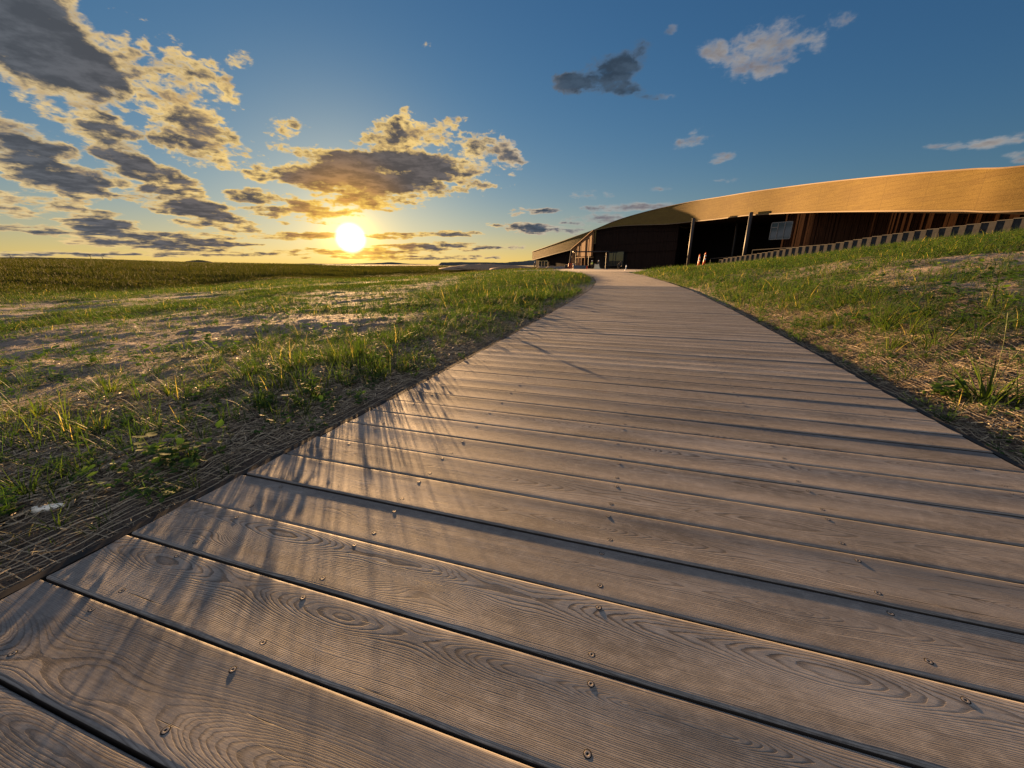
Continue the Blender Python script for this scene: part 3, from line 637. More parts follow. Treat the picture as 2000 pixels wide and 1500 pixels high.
# ------------------------------------------------------------------ erosion netting and straw
def netting():
    V = []; T = []; Q = []; base = 0
    def strand(lat0, lon0, dlat, dlon, n, step_lat, step_lon, amp, wd, side):
        pass
    def ribbons(P, wd, tint):
        """P (k, m, 3) centre lines -> ribbons"""
        nonlocal base
        k, m, _ = P.shape; d = np.gradient(P, axis=1); d /= np.linalg.norm(d, axis=2, keepdims=True)+1e-9
        s_ = np.cross(d, np.array([0, 0, 1.])); s_ /= np.linalg.norm(s_, axis=2, keepdims=True)+1e-9
        up = np.cross(s_, d); rl = RNG.uniform(-.9, .9, (k, 1, 1)); s_ = s_*np.cos(rl)+up*np.sin(rl)
        w_ = wd*RNG.uniform(.6, 1.4, (k, m, 1))*.5
        VV = np.stack([P-s_*w_, P+up*w_*.9, P+s_*w_], 2).reshape(-1, 3)
        I = (np.arange(k*m*3)+base).reshape(k, m, 3)
        for c in (0, 1): Q.append(np.stack([I[:, :-1, c], I[:, :-1, c+1], I[:, 1:, c+1], I[:, 1:, c]], -1).reshape(-1, 4))
        V.append(VV); T.append(np.repeat(tint, m*3)); base += len(VV)
    for side in (-1, 1):
        e = ledge if side < 0 else redge
        # long yarns beside the path
        offs = np.arange(.055, 2.3, .023); lons = np.arange(-.4, 9.0, .03); n = len(offs)
        Lo = np.tile(lons, (n, 1)); ph = RNG.uniform(0, 99, (n, 1))
        of = offs[:, None]+.007*np.sin(Lo*9+ph)+.010*vn(Lo*1.0, offs[:, None]*40+ph, .12)+.05*vn(Lo, Lo*0+side*7, .7)*np.clip(offs[:, None]*3,0,1)
        la = e(Lo)+side*of; x, y = xy(la, Lo); z = ground(x, y)+.005+.014*np.maximum(vn(x, y, .06)+.15, 0)*1.6
        ribbons(np.stack([x, y, z], -1), .0046 if side < 0 else .0055, RNG.uniform(0, 1, n)**.8)
        # cross yarns
        l2 = np.arange(-.4, 7.0, .034); n = len(l2); o2 = np.arange(.05, 2.2, .03); Of = np.tile(o2, (n, 1)); ph = RNG.uniform(0, 99, (n, 1))
        Lo = l2[:, None]+.02*vn(Of, l2[:, None]*30+ph, .1)+.09*vn(Of, l2[:, None], .6)
        la = e(Lo)+side*Of; x, y = xy(la, Lo); z = ground(x, y)+.005+.014*np.maximum(vn(x, y, .06)+.15, 0)*1.6
        ribbons(np.stack([x, y, z], -1), .0034, RNG.uniform(0, .8, n))
        # loose straw
        n = 16000; of = np.abs(RNG.normal(0, 1.3, n))+.035; Lo = RNG.uniform(-.3, 9, n); la = e(Lo)+side*of; x, y = xy(la, Lo)
        a = RNG.uniform(0, 6.28, n); ln = RNG.uniform(.01, .055, n); tt = np.linspace(-.5, .5, 3)[None, :]
        X = x[:, None]+np.cos(a)[:, None]*ln[:, None]*tt; Y = y[:, None]+np.sin(a)[:, None]*ln[:, None]*tt
        lat, lon = latlon(X, Y); ok = (np.maximum(ledge(lon)-lat, lat-redge(lon)) > .01).all(1)
        Z = ground(X, Y)+RNG.uniform(.003, .022, (n, 1))+RNG.uniform(-.25, .25, (n, 1))*ln[:, None]*tt*1.6
        ribbons(np.stack([X, Y, Z], -1)[ok], .0022, RNG.uniform(.2, 1, ok.sum()))
    # straw and chaff further out
    n = 60000; r = np.exp(RNG.uniform(np.log(2), np.log(26), n)); a_ = np.radians(RNG.uniform(-60, 62, n)); x = r*np.sin(a_); y = r*np.cos(a_)
    a = RNG.uniform(0, 6.28, n); ln = RNG.uniform(.02, .06, n)*np.clip(r/5, 1, 3); tt = np.linspace(-.5, .5, 2)[None, :]
    X = x[:, None]+np.cos(a)[:, None]*ln[:, None]*tt; Y = y[:, None]+np.sin(a)[:, None]*ln[:, None]*tt
    lat, lon = latlon(X, Y); ok = (np.maximum(ledge(lon)-lat, lat-redge(lon)) > .15).all(1)
    Z = ground(X, Y)+RNG.uniform(.002, .02, (n, 1))+RNG.uniform(-.3, .3, (n, 1))*ln[:, None]*tt
    ribbons(np.stack([X, Y, Z], -1)[ok], .0045, RNG.uniform(.3, 1, ok.sum()))
    o = mk('erosion_netting', np.concatenate(V), [np.concatenate(Q)], M_straw, attrs={'tint': ('FLOAT', np.concatenate(T))}); tag(o, kind='stuff')
netting()

# ------------------------------------------------------------------ single plants one can point at
def gxy(px, py, guess=0.0):
    """point of the ground seen in that direction"""
    d = ray(px, py); s = .3
    while s < 300:
        p = Vector((0, 0, CAMH))+d*s
        if p.z < float(ground(p.x, p.y)): return p.x, p.y
        s *= 1.01
    return p.x, p.y
def grass_thing(px, py, h, nb, label, wd=.006, spread=.03, heads=0, lean=(.05, .5), tint=(.1, .7)):
    x, y = gxy(px, py); root = empty('grass_clump', (x, y, float(ground(x, y))))
    a = RNG.uniform(0, 6.28, nb); rr = np.clip(np.abs(RNG.normal(0, 1, nb)), 0, 1.8)*spread; B = np.stack([np.sin(a)*rr, np.cos(a)*rr, np.full(nb, -.01)], -1)
    blade_mesh('blades', B, h*RNG.uniform(.5, 1.05, nb), wd*RNG.uniform(.7, 1.3, nb), a+RNG.normal(0, .4, nb), RNG.uniform(*lean, nb), RNG.uniform(.1, .5, nb), RNG.uniform(*tint, nb), M_grass, 4, root)
    for i in range(heads):
        mb = MB(); q0 = Vector((0, 0, 0)); aa = random.uniform(0, 6.28); pts = []
        for j in range(9):
            t = j/8; pts.append(Vector((math.cos(aa)*h*1.5*(.22*t*t+.08*t), math.sin(aa)*h*1.5*(.12*t*t), h*1.55*t*(1-.06*t))))
        for j in range(8): mb.tube(pts[j], pts[j+1], .0022*(1-j/12)*(2.0 if j >= 6 else 1), .0022*(1-(j+1)/12)*(2.0 if j >= 6 else 1), 5)
        o = mb.build('seed_stalk', M_stalk, root, True)
    tag(root, label, 'grass clump', 'grass clumps beside the boardwalk'); return root
M_stalk = simple('grass_stalk', (.13, .15, .05), .6)
grass_thing(1925, 790, .36, 44, 'tall seeding grass clump on the right bank with the longest stalk beside the deck', .013, .04, 3, (.1, .6))
grass_thing(560, 0+700, .13, 18, 'upright grass tuft left of the deck, nearest the spot under the sun') if False else None
grass_thing(215, 770, .20, 30, 'bright tall grass clump in the middle of the bare left slope', .008, .03, 0, (.1, .6), (.4, .9))
grass_thing(330, 775, .17, 26, 'upright grass clump right of the tallest one on the left slope', .007, .028, 0, (.05, .5), (.4, .9))
grass_thing(405, 760, .13, 22, 'short upright grass clump closest to the deck on the left slope', .007, .02, 0, (.05, .4), (.3, .8))
grass_thing(75, 815, .17, 46, 'wide bushy grass clump at the left border of the photo', .007, .05, 0, (.1, .7), (.3, .8))
grass_thing(60, 965, .15, 60, 'dense dark green clump low at the left border above the netting', .006, .06, 0, (.1, .7), (.1, .6))
grass_thing(160, 930, .13, 26, 'flopping grass clump beside the dense dark one at the left border', .006, .035, 0, (.1, .7), (.2, .7))
grass_thing(300, 960, .08, 14, 'small grass tuft on the netting close to the deck edge', .004, .02, 0, (.2, .8), (.3, .7))
grass_thing(38, 1060, .06, 14, 'small yellowish tuft on the netting in the lower left corner', .004, .02, 0, (.2, .8), (.6, .95))
grass_thing(1870, 735, .12, 18, 'small grass tuft left of the tall seeding clump on the right bank', .006, .03, 0, (.1, .6), (.2, .8))
grass_thing(1645, 600, .22, 20, 'upright thin grass clump in front of the thick grass on the right bank', .009, .04, 0, (.1, .5), (.2, .8))
def weed_thing(px, py, sc, n, label, leaf=.045, hh=.16, stems=7):
    x, y = gxy(px, py); root = empty('weed_plant', (x, y, float(ground(x, y))))
    leafy('foliage', [(0, 0, sc)], n_leaf=n, leaf=leaf, hh=hh, parent=root, stems=stems); tag(root, label, 'weed', 'leafy weeds beside the boardwalk')
weed_thing(350, 905, 1.0, 80, 'largest broad leaved weed, on the left slope between netting and grass', .05, .17, 9)
weed_thing(510, 800, .9, 60, 'leafy weed on the left above the netting where the deck shadows start', .045, .14, 8)
weed_thing(345, 965, .55, 34, 'small rosette weed on the netting below the largest leafy weed', .05, .10, 7)
weed_thing(1850, 780, 1.2, 90, 'round leaved weed at the foot of the tall seeding grass on the right', .05, .12, 8)
weed_thing(1740, 700, .8, 50, 'low dark weed mat on the right bank beside the netting', .04, .10, 8)
weed_thing(1662, 735, .3, 14, 'tiny yellow green weed right at the deck edge on the right', .05, .10, 4)
weed_thing(1710, 745, .3, 16, 'tiny weed on the netting, second from the deck edge on the right', .05, .10, 4)
weed_thing(740, 715, .9, 44, 'leafy weed at the upper end of the left netting', .05, .15, 7)
weed_thing(615, 790, 1.0, 60, 'leafy weed whose shadow falls longest over the deck', .045, .17, 8)
weed_thing(680, 755, .8, 44, 'leafy weed close behind the left deck edging, middle of the row', .045, .15, 7)

# pale flat stone on the netting
def stone(px, py, sx, sy, sz, label):
    x, y = gxy(px, py); mb = MB(); n = 14; vs = []; rings = [(.0,-.5),(.8,-.45),(1,-.05),(.85,.35),(.5,.52)]
    for r_, z_ in rings[1:]:
        for i in range(n):
            a = 6.283*i/n; k = 1+.25*math.sin(3*a+1)+.15*math.sin(7*a); vs.append((math.cos(a)*r_*sx*k, math.sin(a)*r_*sy*k, z_*sz*(1+.3*math.sin(5*a))))
    fs = [(j*n+i, j*n+(i+1)%n, (j+1)*n+(i+1)%n, (j+1)*n+i) for j in range(3) for i in range(n)]+[tuple(range(n-1,-1,-1)), tuple(range(3*n, 4*n))]
    mb.add(vs, fs); o = mb.build('stone', simple('pale_stone', (.74, .70, .60), .8, 0, 40, .3, .004), None, True)
    o.location = (x, y, float(ground(x, y))+sz*.3); o.rotation_euler.z = .3; tag(o, label, 'stone')
stone(92, 998, .05, .016, .022, 'pale flat sunlit stone lying on the netting near the lower left deck corner')

# ------------------------------------------------------------------ the building
bld = empty('museum_building', (20, 60, 0)); tag(bld, 'long low timber building with a sweeping tan roof edge at the end of the boardwalk', 'building')
OFF = Vector((20, 60, 0))
def local(o):                                   # geometry written in world space, moved into the building's frame
    me = o.data; n = len(me.vertices); a = np.empty(n*3, dtype=np.float32); me.vertices.foreach_get('co', a); a = a.reshape(-1, 3)-np.array(OFF, dtype=np.float32)
    me.vertices.foreach_set('co', a.ravel()); me.update(); return o
# roof edge: (px, ytop, ybottom, forward distance)
FC = [(1162,448.3,449.3,86.0),(1200,432,442.5,80.5),(1245,417.5,439.6,74.6),(1300,403.5,438,68.0),(1350,393,433,62.5),(1400,385,428,57.0),(1457,375.5,421,51.5),(1520,366.5,417,46.6),(1580,358.5,414.5,42.4),(1650,350.5,413,38.3),(1755,340,412,33.2),(1870,330.5,411.8,29.2),(2000,320,411.5,25.8)]
T_ = np.array([[*at(px, yt, Y)] for px, yt, yb, Y in FC]); B_ = np.array([[*at(px, yb, Y)] for px, yt, yb, Y in FC])
T_[:, :2] = B_[:, :2]
def resample(P, per=8):
    # catmull-rom
    P = np.vstack([2*P[0]-P[1], P, 2*P[-1]-P[-2]]); out = []
    for i in range(1, len(P)-2):
        for t in np.linspace(0, 1, per, endpoint=False):
            p0, p1, p2, p3 = P[i-1:i+3]; out.append(.5*((2*p1)+(-p0+p2)*t+(2*p0-5*p1+4*p2-p3)*t*t+(-p0+3*p1-3*p2+p3)*t**3))
    out.append(P[-2]); return np.array(out)
ext = np.array([[B_[-1][0]+2.0, 18, B_[-1][2]-.1], [B_[-1][0]+3.2, 9, B_[-1][2]-.2]]); exT = ext.copy(); exT[:, 2] = [T_[-1][2]+.1, T_[-1][2]+.1]
Bs = resample(np.vstack([B_, ext])); Ts = resample(np.vstack([T_, exT]))
Ts[:, :2] = Bs[:, :2]
def sheet(name, A, Bb, rows, mat, parent=bld, curve=0.0):
    n = len(A); V = []; pc = []; s = np.concatenate([[0], np.cumsum(np.linalg.norm(np.diff(A[:, :2], axis=0), axis=1))])
    d = np.gradient(A[:, :2], axis=0); nr = np.stack([-d[:, 1], d[:, 0]], -1); nr /= np.linalg.norm(nr, axis=1, keepdims=True)+1e-9
    for j in range(rows+1):
        f = j/rows; P = A*(1-f)+Bb*f; P = P.copy(); P[:, :2] += nr*curve*math.sin(math.pi*f)
        V.append(P); pc.append(np.stack([s, P[:, 2], np.zeros(n)], -1))
    I = np.arange(n*(rows+1)).reshape(rows+1, n); Q = np.stack([I[:-1, :-1], I[:-1, 1:], I[1:, 1:], I[1:, :-1]], -1).reshape(-1, 4)
    return local(mk(name, np.concatenate(V), [Q], mat, parent, True, {'pc': ('FLOAT_VECTOR', np.concatenate(pc))}))
sheet('roof_edge', Bs, Ts, 6, M_fascia)
def trimline(P, w_, h_, name='trim', mat=M_trim, off=0.0):
    mb = MB(); d = np.gradient(P[:, :2], axis=0); nr = np.stack([d[:, 1], -d[:, 0]], -1); nr /= np.linalg.norm(nr, axis=1, keepdims=True)+1e-9
    # outward = towards the camera side
    if np.mean(nr[:, 0]*(-P[:, 0])+nr[:, 1]*(-P[:, 1])) < 0: nr = -nr
    def row(o_, z_): return [(p[0]+n_[0]*o_, p[1]+n_[1]*o_, p[2]+z_) for p, n_ in zip(P, nr)]
    r = [row(-.05, -h_/2), row(w_, -h_/2), row(w_, h_/2), row(-.05, h_/2)]
    for i in range(4): mb.quadstrip(r[i], r[(i+1) % 4])
    return local(mb.build(name, mat, bld))
trimline(Bs, .06, .10); trimline(Ts, .08, .09)
# flat roof running back from the top of the edge, soffit running back from its bottom
back = np.array([1.0, .25]); back /= np.linalg.norm(back)
def shifted(P, dxy, dz=0): Q_ = P.copy(); Q_[:, 0] += dxy[0]; Q_[:, 1] += dxy[1]; Q_[:, 2] += dz; return Q_
M_roof = simple('roof_covering', (.12, .11, .07), .95, 0, 2, .3)
mb = MB(); mb.quadstrip([tuple(p) for p in Ts], [tuple(p) for p in shifted(Ts, (26, 10), -.2)]); local(mb.build('roof', M_roof, bld))
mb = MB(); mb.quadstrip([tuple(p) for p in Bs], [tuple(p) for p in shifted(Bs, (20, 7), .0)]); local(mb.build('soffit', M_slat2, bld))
# slatted wall under the roof edge (right part), set back
def wall_line(px0, px1, step, back_off):
    out = []
    for p in Bs:
        out.append(p)
    return np.array(out)
def slats():
    mb = MB(); P = Bs; d = np.gradient(P[:, :2], axis=0); nr = np.stack([d[:, 1], -d[:, 0]], -1); nr /= np.linalg.norm(nr, axis=1, keepdims=True)
    if np.mean(nr[:, 0]*(-P[:, 0])+nr[:, 1]*(-P[:, 1])) < 0: nr = -nr
    s = np.concatenate([[0], np.cumsum(np.linalg.norm(np.diff(P[:, :2], axis=0), axis=1))])
    # start where the roof edge passes px 1490
    s0 = np.interp(46.5, P[::-1, 1], s[::-1]); x_ = s0; SP = (np.interp(s0, s, P[:, 0])+1.1, 46.5)
    line = []
    while x_ < s[-1]:
        wd = random.uniform(.10, .24); tt_ = x_-s0; px_ = [np.interp(x_+wd/2, s, P[:, i]) for i in range(3)]; nn_ = [np.interp(x_+wd/2, s, nr[:, i]) for i in range(2)]
        depth = random.choice((.03, .06, .10, .14)); a = math.atan2(nn_[1], nn_[0])
        sx_, sy_ = SP[0]+math.sin(R(17.5))*tt_, SP[1]-math.cos(R(17.5))*tt_; nn_ = (-math.cos(R(17.5)), -math.sin(R(17.5))); a = math.atan2(nn_[1], nn_[0])
        cx, cy = sx_+nn_[0]*depth/2, sy_+nn_[1]*depth/2; zt = float(np.interp(cy-1.2, P[::-1, 1], P[::-1, 2]))+.12; zb = max(.3, zt-4.6)
        px_ = (sx_, sy_, zt); sb = 0
        mb.box((cx, cy, (zt+zb)/2), (depth+.04, wd*(.93 if random.random() > .12 else .6), zt-zb), a); line.append((px_[0]+nn_[0]*sb, px_[1]+nn_[1]*sb, zt)); x_ += wd
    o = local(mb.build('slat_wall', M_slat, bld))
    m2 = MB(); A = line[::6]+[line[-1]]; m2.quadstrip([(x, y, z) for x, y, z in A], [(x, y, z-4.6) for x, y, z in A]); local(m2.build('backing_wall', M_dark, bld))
    # end of the slatted wall turning into the recess
    e0 = line[0]; m3 = MB(); m3.box((e0[0]+5.5, e0[1]+1.6, e0[2]-2.3), (11, .2, 4.5), .25); local(m3.build('recess_side_wall', M_slat2, bld))
    return line, nr, s
line, NR, SS = slats()
# window in the slatted wall, px 1509-1549, y 433-467
def window(px0, px1, yt, yb, Y0, Y1, nm='window', cols=3, frame=M_frame, depth=.10, transom=None):
    a0, a1 = at(px0, yt, Y0), at(px1, yt, Y1); b0, b1 = at(px0, yb, Y0), at(px1, yb, Y1)
    b0.x, b0.y, b1.x, b1.y = a0.x, a0.y, a1.x, a1.y; zt = (a0.z+a1.z)/2; zb = (b0.z+b1.z)/2
    u = Vector((a1.x-a0.x, a1.y-a0.y, 0)); Lw = u.length; u.normalize(); n = Vector((u.y, -u.x, 0)); mid = (a0+a1)/2
    if n.dot(Vector((mid.x, mid.y, 0))) > 0: n = -n
    rz = math.atan2(u.y, u.x); c = Vector((mid.x, mid.y, (zt+zb)/2)); mb = MB(); t = .07
    def bar(fu, fz, w_, h_): p = c+u*fu+n*.05; mb.box((p.x, p.y, p.z+fz), (w_, depth, h_), rz)
    H = zt-zb; bar(0, H/2, Lw, t); bar(0, -H/2, Lw, t); 
    for k in range(cols+1): bar(-Lw/2+Lw*k/cols, 0, t, H-t)
    if transom: bar(-Lw/2+Lw/cols/2, H*transom, Lw/cols-t, t)
    root = mb.build(nm, frame, bld); local(root)
    for k in range(cols):
        m2 = MB(); p = c+u*(-Lw/2+Lw*(k+.5)/cols)+n*.03; m2.box((p.x, p.y, p.z), (Lw/cols-t, .02, H-t), rz); local(m2.build('pane', M_glass, root))
    return root
def on_wall(px, back=-.92):
    # intersection of the view direction with the slatted wall line
    tgt = (px-1000)/786.; L_ = np.array(line); u = L_[:, 0]/L_[:, 1]; i = int(np.argmin(abs(u-tgt))); return float(L_[i, 1]), L_[i]
y0, l0 = on_wall(1509); y1, l1 = on_wall(1549)
window(1509, 1549, 434, 467, y0-.45, y1-.45, cols=3, transom=.22)
# columns
for px, yt, Y in ((1347, 437, 59.8), (1458, 424, 50.2)):
    p = at(px, yt, Y); zt = float(np.interp(Y, Bs[::-1, 1], Bs[::-1, 2]))+.3; mb = MB(); mb.tube((p.x+.5, p.y, -.2), (p.x+.5, p.y, zt), .21, n=20)
    local(mb.build('column', M_col, bld, True))
p = at(1433, 480, 58); mb = MB(); mb.tube((p.x, p.y, 0), (p.x, p.y, 6.3), .12, n=14); local(mb.build('column', M_steel, bld, True))
# dark entrance wall facing the viewer between px 1160 and 1310
c0 = at(1161, 527, 86.2); c1 = at(1318, 520, 66.4)
def entrance():
    mb = MB(); n = 60; top0 = at(1163, 449.5, 86.2).z; P = [c0.lerp(c1, i/n) for i in range(n+1)]
    tops = [float(np.interp(p.y, Bs[::-1, 1], Bs[::-1, 2])) for p in P]; u = (c1-c0); u.z = 0; L_ = u.length; u.normalize(); rz = math.atan2(u.y, u.x)
    for i in range(n):
        f = (i+.5)/n; p = c0.lerp(c1, f); zt = (tops[i]+tops[i+1])/2-.02; dpt = random.choice((.06, .10, .14)); 
        for (a, b) in ((3.05, 4.4), (4.46, zt-1.1), (zt-1.04, zt-.5), (zt-.44, zt)) if zt > 6.2 else ((3.05, 4.4), (4.46, zt)):
            if b > a: mb.box((p.x, p.y+.1, (a+b)/2), (L_/n*.94, dpt+.1, b-a), rz)
        if f > .47: mb.box((p.x, p.y+.3, 1.43), (L_/n*.96, dpt, 3.2), rz)
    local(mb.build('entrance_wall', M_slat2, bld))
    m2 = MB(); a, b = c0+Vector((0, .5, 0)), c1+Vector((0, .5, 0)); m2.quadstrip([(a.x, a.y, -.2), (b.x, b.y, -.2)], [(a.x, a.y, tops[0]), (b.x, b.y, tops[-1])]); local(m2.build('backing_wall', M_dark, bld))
entrance()
window(1189, 1219, 492, 519, 81.2, 77.1, 'glass_door', 2, M_steel)
# sunlit end wall px 1118-1160, sloping top edge
e0 = at(1160.5, 450.5, 86.15); e1 = at(1117.5, 487, 96.3)
def endwall():
    n = 22; mb = MB(); u = Vector((e1.x-e0.x, e1.y-e0.y, 0)); L_ = u.length; u.normalize(); rz = math.atan2(u.y, u.x); nn_ = Vector((u.y, -u.x, 0)); 
    if nn_.x > 0: nn_ = -nn_
    for i in range(n):
        f = (i+.5)/n; p = e0.lerp(e1, f); zb = 2.55 if f < .62 else 2.3; zt = p.z-.05; dpt = random.choice((.05, .09, .16)); mb.box((p.x+nn_.x*dpt/2, p.y+nn_.y*dpt/2, (zt+zb)/2), (L_/n*.9, dpt+.05, zt-zb), rz)
    local(mb.build('end_wall', M_warm, bld))
    m2 = MB(); m2.quadstrip([(e0.x+.15, e0.y, -.2), (e1.x+.15, e1.y, -.2)], [(e0.x+.15, e0.y, e0.z-.06), (e1.x+.15, e1.y, e1.z-.06)]); local(m2.build('backing_wall', M_slat2, bld))
    m3 = MB(); a, b = e0+nn_*.35, e1+nn_*.35; m3.add([a, b, b+Vector((0, 0, .14)), a+Vector((0, 0, .14)), e0-nn_*.3, e1-nn_*.3, e1-nn_*.3+Vector((0, 0, .14)), e0-nn_*.3+Vector((0, 0, .14))], [(0,1,2,3),(7,6,5,4),(0,3,7,4),(1,5,6,2),(3,2,6,7),(0,4,5,1)]); local(m3.build('trim', M_warm, bld))
    # glazed doors with timber frames below
    m4 = MB()
    for k, f in enumerate((.30, .45, .60, .78, .97)):
        p = e0.lerp(e1, f); m4.box((p.x+nn_.x*.2, p.y+nn_.y*.2, 1.1), (.14, .2, 2.7), rz)
    for z in (2.35, .35):
        p = e0.lerp(e1, .63); m4.box((p.x+nn_.x*.22, p.y+nn_.y*.22, z), (L_*.68, .14, .16), rz)
    local(m4.build('timber_frame', M_warm, bld))
    m5 = MB()
    for f0, f1 in ((.46, .59), (.61, .77), (.79, .96)):
        p = e0.lerp(e1, (f0+f1)/2); m5.box((p.x+nn_.x*.15, p.y+nn_.y*.15, 1.3), (L_*(f1-f0), .06, 1.9), rz)
    local(m5.build('timber_door', simple('warm_timber', (.36, .17, .06), .6, 0, 3, .3, .003, (5, 5, .5)), bld))
    m6 = MB(); p = at(1118.5, 500, 95); q1, q0 = at(1116.5, 487, 96.1), at(1111.5, 526, 96.1); m6.tube((q0.x, q0.y, -.2), (q1.x, q1.y, q1.z), .30, .18, 6); local(m6.build('column', M_conc, bld))
endwall()
# entrance canopy
mb = MB(); a = at(1124, 491.5, 85); b = at(1186, 491.5, 80.6); mid = (a+b)/2; mb.box((mid.x, mid.y+.5, 3.35), ((b-a).length, 2.6, .16), -.1)
for px, yy in ((1125, 84.5), (1150, 82.8), (1184, 80.4)): p = at(px, 500, yy); mb.box((p.x, p.y, 1.55), (.09, .09, 3.5))
local(mb.build('canopy', M_steel, bld))
mb = MB(); p = at(1125, 492.5, 83.6); mb.tube((p.x-.35, p.y, p.z), (p.x+.35, p.y+.1, p.z+.1), .17, .12, 10); local(mb.build('lamp_cover', M_cream, bld, True))
# left wing: roof edge + dark wall
LW = [(1039.5,491.5,508,127.5),(1078,478,497.5,113.3),(1118,463.5,487,102),(1152,451.5,478,94.5),(1185,437.5,470,88.5)]
LT = np.array([[*at(px, yt, Y)] for px, yt, yb, Y in LW]); LB = np.array([[*at(px, yb, Y)] for px, yt, yb, Y in LW]); LT[:, :2] = LB[:, :2]
LB, LT = resample(LB), resample(LT); LT[:, :2] = LB[:, :2]
sheet('roof_edge', LB, LT, 4, M_fascia); trimline(LB, .08, .12); trimline(LT, .1, .1)
mb = MB(); mb.quadstrip([tuple(p) for p in LT], [tuple(p) for p in shifted(LT, (22, 12), -.2)]); local(mb.build('roof', M_roof, bld))
mb = MB(); mb.quadstrip([tuple(p) for p in LB], [tuple(p) for p in shifted(LB, (20, 10), 0)]); local(mb.build('soffit', M_slat2, bld))
mb = MB(); n_ = 5; i0 = 0; P = shifted(LB, (1.2, .4)); mb.quadstrip([(p[0], p[1], -.6) for p in P], [(p[0], p[1], p[2]) for p in P]); local(mb.build('wing_wall', M_slat2, bld))
mb = MB(); p0_, p1_ = LT[0], LB[0]; mb.add([p0_, p1_, p1_+np.array([20,10,0]), p0_+np.array([20,10,0])], [(0,1,2,3)]); local(mb.build('wing_end', M_fascia, bld))
window(1053, 1070, 509, 521, 124.5, 118.6, 'glass_door', 3, M_frame)
# deep recess back wall
a = at(1303, 520, 69.5); b = at(1500, 500, 58)
mb = MB(); mb.quadstrip([(a.x, a.y, -.3), (a.x+6, a.y+10, -.3), (b.x+14, b.y+6, -.3)], [(a.x, a.y, 7.5), (a.x+6, a.y+10, 7.5), (b.x+14, b.y+6, 7.5)]); local(mb.build('recess_wall', M_dark, bld))
# handrail in front of the recess
mb = MB(); pts = [at(1388, 505.0, 55), at(1430, 502, 52), at(1470, 488.5, 47), at(1552, 483, 42)]
for p, q_ in ((pts[0], pts[1]), (pts[2], pts[3])): mb = MB(); mb.tube(p, q_, .04, n=8); mb.tube(p, (p.x, p.y, p.z-1.0), .03, n=6); mb.tube(q_, (q_.x, q_.y, q_.z-1.0), .03, n=6); local(mb.build('handrail', M_col, bld))

# ------------------------------------------------------------------ retaining wall of precast panels
def retaining():
    root = empty('retaining_wall', (WN.x, WN.y, 0)); tag(root, 'stepped grey precast panel wall with upright fins along the top of the right bank', 'wall')
    # tops follow the measured line
    tp = [(1405,509.5),(1413,505.5),(1500,492.5),(1558,482),(1614,477.5),(1700,462),(1785,450),(1860,441),(1916,433),(1980,424),(2100,408)]
    ux = [(p[0]-1000)/786. for p in tp]; Lw = .6415; n = 36; rz = math.atan2(WD.y, WD.x); nrm = Vector((-WD.y, WD.x)); 
    if nrm.x > 0: nrm = -nrm
    for k in range(-8, n):
        c = WN+WD*(k+.5)*Lw; px = 1000+786*c.x/c.y
        y_ = np.interp(px, [p[0] for p in tp], [p[1] for p in tp]) if k >= 0 else 424
        zt = at(px, y_, c.y).z if k >= 0 else at(1980, 424, 22.3).z + (-k)*.075
        zg = float(ground(c.x-.3, c.y)); zb = zg-.5
        mb = MB(); mb.box((0, 0, (zt+zb)/2), (Lw*.985, .10, zt-zb)); o = mb.build('panel', M_conc, root); o.location = (c.x-WN.x, c.y-WN.y, 0); o.rotation_euler.z = rz
        # cap, slightly proud
        m2 = MB(); m2.box((0, 0, zt+.02), (Lw*.985, .15, .04)); o2 = m2.build('cap', M_concd, o)
        # fin on the far edge of the panel, casting its shadow over it
        s2 = -1; f = MB(); s_ = 1 if (Vector((math.cos(rz+math.pi/2), math.sin(rz+math.pi/2))).dot(nrm) > 0) else -1
        f.box((-Lw*.46*s2, s_*.0775, (zt+zb)/2+.005), (.035, .055, zt-zb)); f.build('fin', M_conc, o)
retaining()

# ------------------------------------------------------------------ traffic channelizers
def delineator(px, py, Y, label, tilt):
    p = at(px, py, Y); z = float(ground(p.x, p.y)); root = empty('traffic_delineator', (p.x, p.y, z))
    m = MB(); m.lathe((0,0,0), [(.20,0),(.20,.05),(.14,.07)], 8); m.build('base', M_black, root)
    m = MB(); m.lathe((0,0,.07), [(.105,0),(.085,.35),(.065,.75),(.045,1.0),(.05,1.03),(.02,1.08)], 16); b = m.build('cone_body', M_orange, root, True)
    for z_ in (.45, .72): m = MB(); m.lathe((0,0,.07+z_), [(.085-.03*(z_-.3)+.004, 0), (.082-.03*(z_-.2)+.002, .14)], 16); m.build('reflective_band', M_white, root, True)
    m = MB(); m.tube((-.04,0,1.16), (.04,0,1.16), .012, n=6); m.build('handle', M_orange, root)
    root.rotation_euler = (tilt, 0, .3); tag(root, label, 'traffic cone', 'orange delineators on the grass bank'); 
delineator(1363.5, 523, 37, 'orange and white delineator post, left of the pair before the dark recess', 0)
delineator(1373.5, 523, 36, 'orange and white delineator post, right of the pair before the dark recess', .05)

